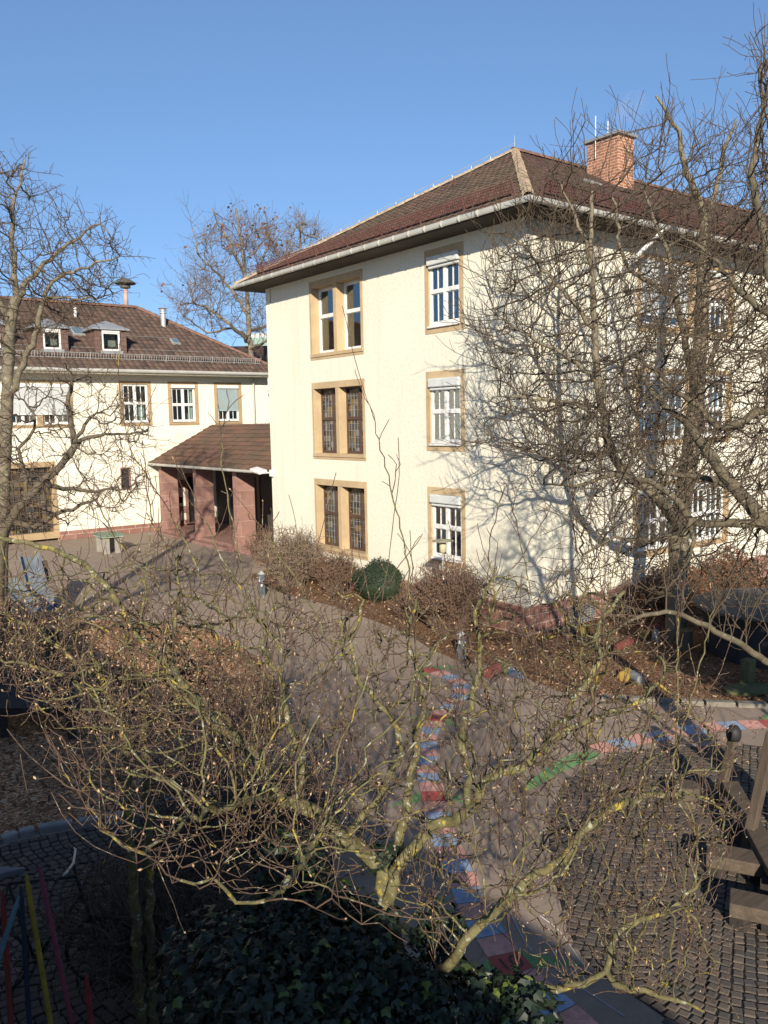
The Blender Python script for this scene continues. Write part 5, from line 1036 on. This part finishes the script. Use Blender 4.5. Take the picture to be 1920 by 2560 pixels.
# painted logs on the bark
def log(px, py, w, h, col, lab, rot=0., lean=0.):
    b = gnd(px, py); mb = MB(); c, s = math.cos(rot), math.sin(rot); n = 12; L, d = w/2, h
    vs = []
    for t in (-1, -.93, .93, 1):
        k = .86 if abs(t) == 1 else 1
        for j in range(n): a = 2*math.pi*j/n; y = math.cos(a)*d*.5*k; z = math.sin(a)*d*.5*k; vs.append((b[0]+c*t*L-s*y, b[1]+s*t*L+c*y, b[2]+d*.47+z+lean*t))
    mb.add(vs, [(i*n+j, i*n+(j+1) % n, (i+1)*n+(j+1) % n, (i+1)*n+j) for i in range(3) for j in range(n)]+[tuple(range(n))[::-1], tuple(3*n+j for j in range(n))]); o = mb.build('painted_log', M[col] if isinstance(col, str) else col); tag(o, lab, 'log', 'painted logs lying in the bark bed')
M['bluelog'] = vary('worn_blue_paint', (.09,.14,.22), .3, 5, .85, 30, .3, .2, dirt=(.13,.11,.09)); M['yellow'] = vary('worn_yellow_paint', (.30,.2,.04), .25, 5, .85, 30, .3, .2, dirt=(.2,.13,.07)); M['green2'] = vary('worn_green_paint', (.09,.10,.045), .3, 5, .85, 30, .3, .2, dirt=(.16,.11,.07)); M['red2'] = vary('worn_red_paint', (.17,.05,.04), .3, 5, .85, 30, .3, .2, dirt=(.16,.09,.07)); M['paleblue'] = vary('worn_pale_blue_paint', (.18,.2,.22), .25, 5, .85, 30, .3, .2, dirt=(.2,.17,.14))
log(1233, 1690, .5, .24, 'red2', 'dark red log nearest the asphalt corner of the bark bed', .3); log(1264, 1682, .32, .26, 'green2', 'green log between the dark red and the blue one', 1.1); log(1291, 1694, .34, .2, M['bluelog'], 'blue log right of the green one at the bed edge', 1.5)
log(1457, 1584, .3, .22, 'yellow', 'small yellow log near the basement grille', 1.3); log(1424, 1592, .42, .3, M['wood'], 'unpainted grey log left of the small yellow one', .4); log(1557, 1622, .95, .2, 'red2', 'long reddish log below the wide window', .25); log(1563, 1700, .34, .24, 'yellow', 'yellow log close to the kerb, beside a pale blue one', .4); log(1592, 1706, .36, .22, 'paleblue', 'pale blue log close to the kerb, right of a yellow one', 1.2)
log(1632, 1584, .55, .22, 'red2', 'bright red log just left of the tall tree foot', .2); log(1611, 1596, .32, .2, 'yellow', 'yellow log in front of the bright red one by the tall tree', .3); log(1640, 1600, .4, .2, 'paleblue', 'pale log leaning in front of the bright red one', .6, .05)
b = gnd(1700, 1600)+[-.6, -.5, 0]; mb = MB(); mb.lathe(b-[0, 0, .05], [(.2, 0), (.19, .1), (.18, .48), (.16, .5)], 14); tag(mb.build('tree_stump', M['wood'], bevel=.01), 'upright cut stump at the foot of the tall tree', 'stump')
b = gnd(1868, 1712); mb = MB(); mb.obox(b+[0, 0, .26], (.13, 0, 0), (0, .1, 0), (.02, 0, .28)); tag(mb.build('wooden_post', M['green2'], bevel=.02), 'short mossy green post in the shaded bark at the right', 'post')
b = gnd(1873, 1730); mb = MB(); n = 22; vs = [b+np.array((math.cos(2*math.pi*j/n)*.5+.1*math.sin(2*math.pi*j/n), math.sin(2*math.pi*j/n)*.3-.2*math.cos(2*math.pi*j/n), z)) for z in (.03, .09) for j in range(n)]; mb.add(vs, [tuple(range(n))[::-1], tuple(n+j for j in range(n))]+[(j, (j+1) % n, n+(j+1) % n, n+j) for j in range(n)]); tag(mb.build('oval_board', M['green2'], bevel=.01), 'flat oval greenish board lying in the bark near the kerb', 'board')
# dark shelter with a curved grey roof at the right edge
p = gnd(1830, 1660); sh = thing('play_shelter', (p[0], p[1], p[2]), 'dark round walled play shelter with a curved grey roof at the right edge', 'shelter')
cx2, cy2 = p[0]+1.5, p[1]-.1; cz = gz(cx2, cy2); n = 28; mb = MB(); R1_ = 1.45; vs = [(cx2+R1_*math.cos(2*math.pi*j/n), cy2+R1_*math.sin(2*math.pi*j/n), cz+z) for z in (-.05, 1.12) for j in range(n)]; mb.add(vs, [(j, (j+1) % n, n+(j+1) % n, n+j) for j in range(n)]); mb.build('wall', vary('black_stained_boards', (.025,.025,.026), .3, 5, .85), sh)
mb = MB(); mb.lathe((cx2, cy2, cz+1.1), [(1.4, 0), (1.72, .0), (1.72, .05), (1.2, .2), (.5, .3), (.05, .33)], n); mb.build('roof', vary('grey_tarpaulin', (.075,.075,.07), .25, 3, .7), sh, smooth=False)
# table tennis table by the wing
b = gnd(286, 1385); tt = thing('stone_table', tuple(b), 'green topped concrete table on pale slab legs in front of the wing plinth', 'table'); mb = MB(); ux, uy = np.array((1., 0, 0)), np.array((0, 1., 0))
mb.obox(b+[0, .6, .76], (.45, 0, 0), (0, .62, 0), (0, 0, .035)); mb.build('table_top', vary('green_table_coating', (.12,.18,.125), .15, 4, .6), tt, bevel=.01); mb = MB(); mb.obox(b+[0, .6, .7], (.42, 0, 0), (0, .58, 0), (0, 0, .025)); mb.build('apron', vary('pale_green_edge', (.3,.36,.29), .15, 4, .7), tt)
for s in (.2, 1.0): mb = MB(); mb.obox(b+[-.24, s, .32], (.12, 0, 0), (0, .07, 0), (0, 0, .36)); mb.build('leg', vary('pale_concrete', (.27,.25,.22), .15, 5, .9, 40, .2), tt, bevel=.01); mb = MB(); mb.obox(b+[.24, s, .32], (.12, 0, 0), (0, .07, 0), (0, 0, .36)); mb.build('leg', vary('pale_concrete', (.27,.25,.22), .15, 5, .9, 40, .2), tt, bevel=.01)
# blue play chutes at the left
M['chute'] = vary('grey_blue_plastic', (.135,.155,.175), .25, 3, .45, 0, 0, .4)
def chute(pts, w, lab, post=None):
    P = [np.array(q) for q in pts]; Q = np.array(spl(P, 6)); root = thing('play_chute', (P[-1][0], P[-1][1], gz(P[-1][0], P[-1][1])), lab, 'slide'); mb = MB(); vs = []; prof = [(-1.08, .34), (-1, .34), (-.82, .06), (-.4, 0), (.4, 0), (.82, .06), (1, .34), (1.08, .34)]; prof = prof+[(x*1.02, z-.035) for x, z in prof[::-1]]; k = len(prof)
    for i in range(len(Q)):
        d = Q[min(i+1, len(Q)-1)]-Q[max(i-1, 0)]; d /= np.linalg.norm(d); s_ = np.cross(d, (0, 0, 1)); s_ /= np.linalg.norm(s_); u_ = np.cross(s_, d); vs += [Q[i]+s_*x*w/2+u_*z*w for x, z in prof]
    mb.add(vs, [(i*k+j, i*k+(j+1) % k, (i+1)*k+(j+1) % k, (i+1)*k+j) for i in range(len(Q)-1) for j in range(k)]+[tuple(range(k)), tuple((len(Q)-1)*k+j for j in range(k))[::-1]]); mb.build('trough', M['chute'], root, smooth=False)
    if post: 
        for q in post: mb = MB(); mb.bar((q[0], q[1], gz(q[0], q[1])-.05), q, .12); mb.build('post', M['wood'], root)
a0 = gnd(105, 1545); d0 = float((a0-CAM)@FW); chute([dep(72, 1392, d0+1.2), dep(84, 1440, d0+.6), dep(98, 1492, d0), dep(118, 1528, d0-.6)], .52, 'steep grey blue play slide in the sun at the left', [dep(92, 1402, d0+1.3), dep(112, 1402, d0+1.0)])
chute([dep(12, 1456, d0-.3), dep(30, 1478, d0-.6), dep(56, 1504, d0-1.0), dep(84, 1530, d0-1.5)], .5, 'low grey blue play chute lying left of the steep slide', [dep(18, 1470, d0-.25)])
# shingled hut roof at the left edge
h0 = gnd(-60, 1940); dh = 14.6; hut = thing('play_hut', (h0[0], h0[1], h0[2]), 'low wooden play hut with a grey plank roof in the shade at the left edge', 'hut')
A_ = dep(-190, 1780, dh); B_ = dep(205, 1778, dh-.2); C_ = dep(175, 1692, dh+1.0); D_ = dep(-190, 1690, dh+1.2); hb = B_-A_; hv = D_-A_; nn = np.cross(hb, hv); nn /= np.linalg.norm(nn); nn = nn if nn[2] > 0 else -nn; mb = MB()
for j in range(2):
    for i in range(9):
        u0_, u1_ = (i+.02+.05*random.random())/9, (i+.97)/9; v0_, v1_ = j*.49-.03, j*.49+.54; e1 = A_+hb*u0_+hv*v0_+nn*(.05+.012*random.random()); mb.obox(A_+hb*(u0_+u1_)/2+hv*(v0_+v1_)/2+nn*(.03+.022*(1-j)+random.uniform(0, .012)), hb*(u1_-u0_)/2, hv*(v1_-v0_)/2-nn*.015, nn*.018)
mb.build('roof', M['darkwood'], hut)
mb = MB(); mb.bar(A_, B_, .09); mb.bar(D_, C_, .09); mb.build('beam', M['darkwood'], hut)
for q in (A_+hb*.06, A_+hb*.93, D_+hb*.93, A_+hb*.5): mb = MB(); mb.bar((q[0], q[1], gz(q[0], q[1])-.05), q-np.array((0, 0, .05)), .13); mb.build('post', M['darkwood'], hut)
p = gnd(128, 1655); mb = MB(); mb.bar(p-[0, 0, .1], dep(133, 1560, float((p-CAM)@FW)), .24); tag(mb.build('wooden_post', M['darkwood'], bevel=.02), 'square dark post behind the plank roof of the play hut', 'post')
# coloured stakes
def stake(tx, ty, bx, by, d, w, col, lab, name='garden_stake'):
    t = dep(tx, ty, d); b = dep(bx, by, d-.25); 
    ex_ = (gz(b[0], b[1])-.05-b[2])/(b[2]-t[2])
    if ex_ > 0: b = b+(b-t)*ex_
    dr = (t-b)/np.linalg.norm(t-b); rt = thing(name, (b[0], b[1], gz(b[0], b[1])), lab, 'stake', 'painted stakes standing in the shaded corner'); mb = MB(); k = 8; mb.tube([b, t-dr*.12], w, k); mb.build('shaft', col, rt); mb = MB(); mb.tube([t-dr*.12, t], [w, w*.45], k); mb.build('tip', col, rt)
cs = lambda n, c: vary(n, c, .25, 6, .75, 40, .3, .3, dirt=tuple(q*.5 for q in c))
stake(65, 2184, 128, 2565, 6.7, .021, cs('yellow_stake_paint', (.25,.175,.018)), 'yellow painted stake, tallest pair with the pink one, in the shaded lower left corner'); stake(98, 2168, 172, 2520, 6.9, .021, cs('pink_stake_paint', (.2,.04,.065)), 'pink painted stake right of the yellow one'); stake(6, 2226, 28, 2570, 6.6, .021, cs('red_stake_paint', (.17,.025,.018)), 'red painted stake at the left edge'); stake(52, 2216, 74, 2560, 7.0, .021, cs('navy_stake_paint', (.015,.025,.045)), 'dark navy stake behind the yellow one'); stake(48, 2240, -8, 2410, 6.5, .021, cs('turquoise_stake_paint', (.08,.15,.18)), 'slanting turquoise stake crossing the red one'); stake(215, 2435, 232, 2600, 6.6, .021, cs('crimson_stake_paint', (.22,.02,.02)), 'short dark red stake half hidden in the brush')
# bicycle leaning among the stakes
sd_ = dep(22, 2180, 8.0); hd_ = dep(160, 2200, 8.1); gx = gz(sd_[0], sd_[1]); bd = hd_-sd_; bd[2] = 0; bl = np.linalg.norm(bd); bd /= bl; sd2 = np.array((-bd[1], bd[0], 0)); up = np.array((0, 0, 1.)); zs = sd_[2]-gx
bk = thing('bicycle', (sd_[0], sd_[1], gx), 'black bicycle parked behind the coloured stakes in the shade', 'bicycle'); O = np.array((sd_[0], sd_[1], gx)); q = lambda f, z, s_=0.: O+bd*f+up*z+sd2*s_
R_w = .34; rear = q(-.22, R_w); front = q(.82, R_w)
for cpt in (rear, front):
    mb = MB(); ring = [cpt+R_w*(math.cos(a)*bd+math.sin(a)*up) for a in np.linspace(0, 2*math.pi, 29)]; mb.tube(ring, .02, 6, caps=False); wh = mb.build('wheel', M['black'], bk, smooth=True); mb = MB()
    for a in np.linspace(0, 2*math.pi, 15)[:-1]: mb.tube([cpt, cpt+(R_w-.02)*(math.cos(a)*bd+math.sin(a)*up)], .0018, 3)
    mb.tube([cpt-sd2*.04, cpt+sd2*.04], .025, 8); mb.build('spokes', M['metal_grey'], wh)
mb = MB(); bbx = q(.18, .3); st = q(-.01, zs-.12); hdl = q(.62, zs-.12); hd2 = q(.66, zs-.3)
for a, b_, r in ((bbx, st, .016), (st, hdl, .016), (bbx, hd2, .018), (hdl, hd2, .018), (bbx, rear+sd2*.03, .01), (st, rear+sd2*.03, .009), (hd2, front+sd2*.04, .012), (hd2, front-sd2*.04, .012), (q(.6, zs), hdl, .014)): mb.tube([a, b_], r, 8)
mb.build('frame', M['black'], bk, smooth=True)
mb = MB(); mb.tube([q(.52, zs+.04, .3), q(.58, zs+.05, .22), q(.6, zs+.02, 0), q(.58, zs+.05, -.22), q(.52, zs+.04, -.3)], .012, 8); mb.build('handlebar', M['metal_grey'], bk, smooth=True)
for s_ in (.27, -.27): mb = MB(); mb.tube([q(.5, zs+.04, s_*1.25), q(.55, zs+.045, s_*.9)], .018, 8); mb.build('grip', M['black'], bk)
mb = MB(); pr = [(-.14, .075), (-.1, .08), (0, .05), (.08, .025), (.14, .018)]; vs = [q(f, zs+(.03 if k == 0 else -.03), s_*w_) for k in (0, 1) for s_ in (1, -1) for f, w_ in pr]; mb.add(vs, [(0,1,6,5),(1,2,7,6),(2,3,8,7),(3,4,9,8),(10,15,16,11),(11,16,17,12),(12,17,18,13),(13,18,19,14),(0,10,11,1),(1,11,12,2),(2,12,13,3),(3,13,14,4),(5,6,16,15),(6,7,17,16),(7,8,18,17),(8,9,19,18),(0,5,15,10),(4,14,19,9)]); mb.build('saddle', vary('dull_saddle_cover', (.12,.125,.14), .2, 8, .6), bk, bevel=.012)
# wooden climbing frame at the right
cf = thing('climbing_frame', tuple(gnd(1850, 2150)), 'weathered wooden climbing frame with two leaning posts and low plank seats at right edge', 'climbing frame')
p1b = gnd(1792, 2012); d1 = float((p1b-CAM)@FW); p1t = dep(1834, 1846, d1-.35); mb = MB(); mb.bar(p1b-[0, 0, .05], p1t, .11); po = mb.build('post', M['wood'], cf, bevel=.012); mb = MB(); mb.lathe(p1t-[0, 0, .02], [(.085, 0), (.1, .05), (.1, .14), (.06, .2)], 12); mb.build('cap', M['black'], po, smooth=True)
p2b = gnd(1860, 2140); d2 = float((p2b-CAM)@FW); p2t = dep(1932, 1830, d2-.4); mb = MB(); mb.bar(p2b-[0, 0, .05], p2t, .12); mb.build('post', M['wood'], cf, bevel=.012)
def plank(a, b_, w, t, z): 
    A2 = gnd(*a)+[0, 0, z]; B2 = gnd(*b_)+[0, 0, z]; mb = MB(); mb.bar(A2, B2, w, t); return mb.build('plank', M['wood_x'], cf, bevel=.012)
plank((1822, 2020), (1960, 2290), .24, .10, .36); plank((1765, 2185), (1960, 2225), .34, .16, .26); plank((1822, 2310), (2000, 2350), .34, .16, .26)
for a in ((1850, 2110), (1925, 2250), (1790, 2190), (1900, 2210), (1850, 2320), (1930, 2335)):
    b = gnd(*a); mb = MB(); mb.bar(b-[0, 0, .05], b+[0, 0, .26], .16); mb.build('leg', M['darkwood'], cf)
b = gnd(1715, 2010); mb = MB(); n = 12; mb.lathe(b-[0, 0, .03], [(.2, 0), (.19, .3), (.17, .33)], 14); tag(mb.build('tree_stump', M['wood'], bevel=.01), 'low round stump on the cobbles left of the climbing frame', 'stump')
# roof and greenish house far behind
p = dep(640, 885, 70); fh = thing('far_house', (p[0], p[1], 0), 'far house with a dark red roof behind the leafy far tree', 'house'); mb = MB(); r3 = np.array((R_[0], R_[1], 0)); r3 /= np.linalg.norm(r3); f3 = np.array((FW[0], FW[1], 0)); f3 /= np.linalg.norm(f3); c0 = np.array((p[0], p[1], 0))
ze = p[2]-.9; P = [c0+r3*sx*9+f3*y+up*z for y in (0, 9) for sx in (-.55, 1) for z in (-.5, ze)]; mb.add(P, [(0,1,3,2),(4,6,7,5),(0,4,5,1),(2,3,7,6)]); mb.build('wall', M['plaster'], fh)
P = [c0+r3*sx*9.4+f3*y+up*z for sx in (-.55, 1) for y, z in ((-.6, ze-.2), (4.5, ze+2.0), (9.6, ze-.2))]; mb = MB(); mb.add(P, [(0,3,4,1),(1,4,5,2),(0,1,2),(3,5,4)]); mb.uv = [(i*3.1, i*.7) for i in range(14)]; mb.build('roof', M['tile_red'], fh)
p = dep(655, 855, 95); fb = thing('far_block', (p[0], p[1], 0), 'pale green flat roofed block glimpsed between far tree and tall building', 'building'); c0 = np.array((p[0], p[1], 0)); mb = MB(); mb.obox(c0+up*(p[2]-2), r3*1.5, f3*3, up*2.2); mb.build('wall', vary('pale_green_facade', (.2,.29,.25), .1, 1), fb); mb = MB(); mb.obox(c0+up*(p[2]+.45), r3*1.2, f3*2.5, up*.3); mb.build('roof', M['leadgrey'], fb)

# thin smoke drifting off the chimney
t = NT('chimney_smoke'); t.n.remove(t.p); vs_ = t.new('ShaderNodeVolumePrincipled'); vs_.inputs['Color'].default_value = (.95, .92, .93, 1); co = t.coord('Generated'); nn_ = t.noise(3.2, 4, .6, co, .5)
mp = t.new('ShaderNodeMapping'); mp.inputs['Location'].default_value = (-1, -1, -1); mp.inputs['Scale'].default_value = (2, 2, 2); t.link(co, mp.inputs[0]); ln = t.new('ShaderNodeVectorMath', operation='LENGTH'); t.link(mp.outputs[0], ln.inputs[0])
fall = t.math('MAXIMUM', t.math('SUBTRACT', 1.0, ln.outputs['Value']), 0.0); t.link(t.math('MULTIPLY', t.math('MULTIPLY', fall, t.ramp(nn_, [(.4, 0.), (.65, 1.)])), .55), vs_.inputs['Density']); t.link(vs_.outputs[0], t.out.inputs['Volume'])
a = np.array((cx_+.3, cy_+.5, ztop+.3)); b = onY(1612, 232, cy_+1.2); mb = MB(); mb.tube([a+(b-a)*q for q in np.linspace(0, 1, 7)], [.12, .25, .36, .46, .5, .42, .15], 12); o = mb.build('chimney_smoke', t.m, smooth=True); tag(o, 'faint pale smoke drifting right from the brick chimney', 'smoke', kind='stuff')
# ------------------------------------------------------------------ camera, sun, sky
cam_d = bpy.data.cameras.new('camera'); cam = bpy.data.objects.new('camera', cam_d); COL.objects.link(cam)
m = Matrix.Identity(4)
for i in range(3): m[i][0] = R_[i]; m[i][1] = U_[i]; m[i][2] = -FW[i]; m[i][3] = CAM[i]
cam.matrix_world = m; cam_d.sensor_fit = 'HORIZONTAL'; cam_d.sensor_width = 36; cam_d.lens = 36*F/1920; cam_d.clip_end = 2000; cam_d.clip_start = .05; scene.camera = cam
Ld = Vector((.83, 1.12, -.535)).normalized()
sd = bpy.data.lights.new('sun', 'SUN'); sd.energy = 5.0; sd.angle = rad(.53); sd.color = (1, .90, .75); so = bpy.data.objects.new('sun', sd); COL.objects.link(so)
so.rotation_euler = Ld.to_track_quat('-Z', 'Y').to_euler(); so.location = (-20, -25, 30)
w = bpy.data.worlds.new('World'); scene.world = w; w.use_nodes = True; nt = w.node_tree; bg = nt.nodes['Background']
sk = nt.nodes.new('ShaderNodeTexSky'); sk.sky_type = 'NISHITA'; sk.sun_disc = False; sk.sun_elevation = math.asin(-Ld.z); sk.sun_rotation = math.atan2(-Ld.x, -Ld.y); sk.air_density = 1.0; sk.dust_density = .3; sk.ozone_density = 2.0; sk.altitude = 300
tc = nt.nodes.new('ShaderNodeTexCoord'); mp = nt.nodes.new('ShaderNodeMapping'); mp.inputs['Scale'].default_value = (1, 1, .75); mp.inputs['Location'].default_value = (0, 0, .13)
nt.links.new(tc.outputs['Generated'], mp.inputs[0]); nt.links.new(mp.outputs[0], sk.inputs[0]); mxs = nt.nodes.new('ShaderNodeMix'); mxs.data_type = 'RGBA'; mxs.blend_type = 'MULTIPLY'; mxs.inputs[0].default_value = 1; mxs.inputs[7].default_value = (.88, 1.0, 1.14, 1); nt.links.new(sk.outputs[0], mxs.inputs[6]); nt.links.new(mxs.outputs[2], bg.inputs[0]); bg.inputs[1].default_value = .088
scene.view_settings.view_transform = 'Standard'; scene.view_settings.look = 'None'; scene.view_settings.exposure = .70; scene.view_settings.gamma = 1
scene.cycles.max_bounces = 8; scene.cycles.transparent_max_bounces = 12
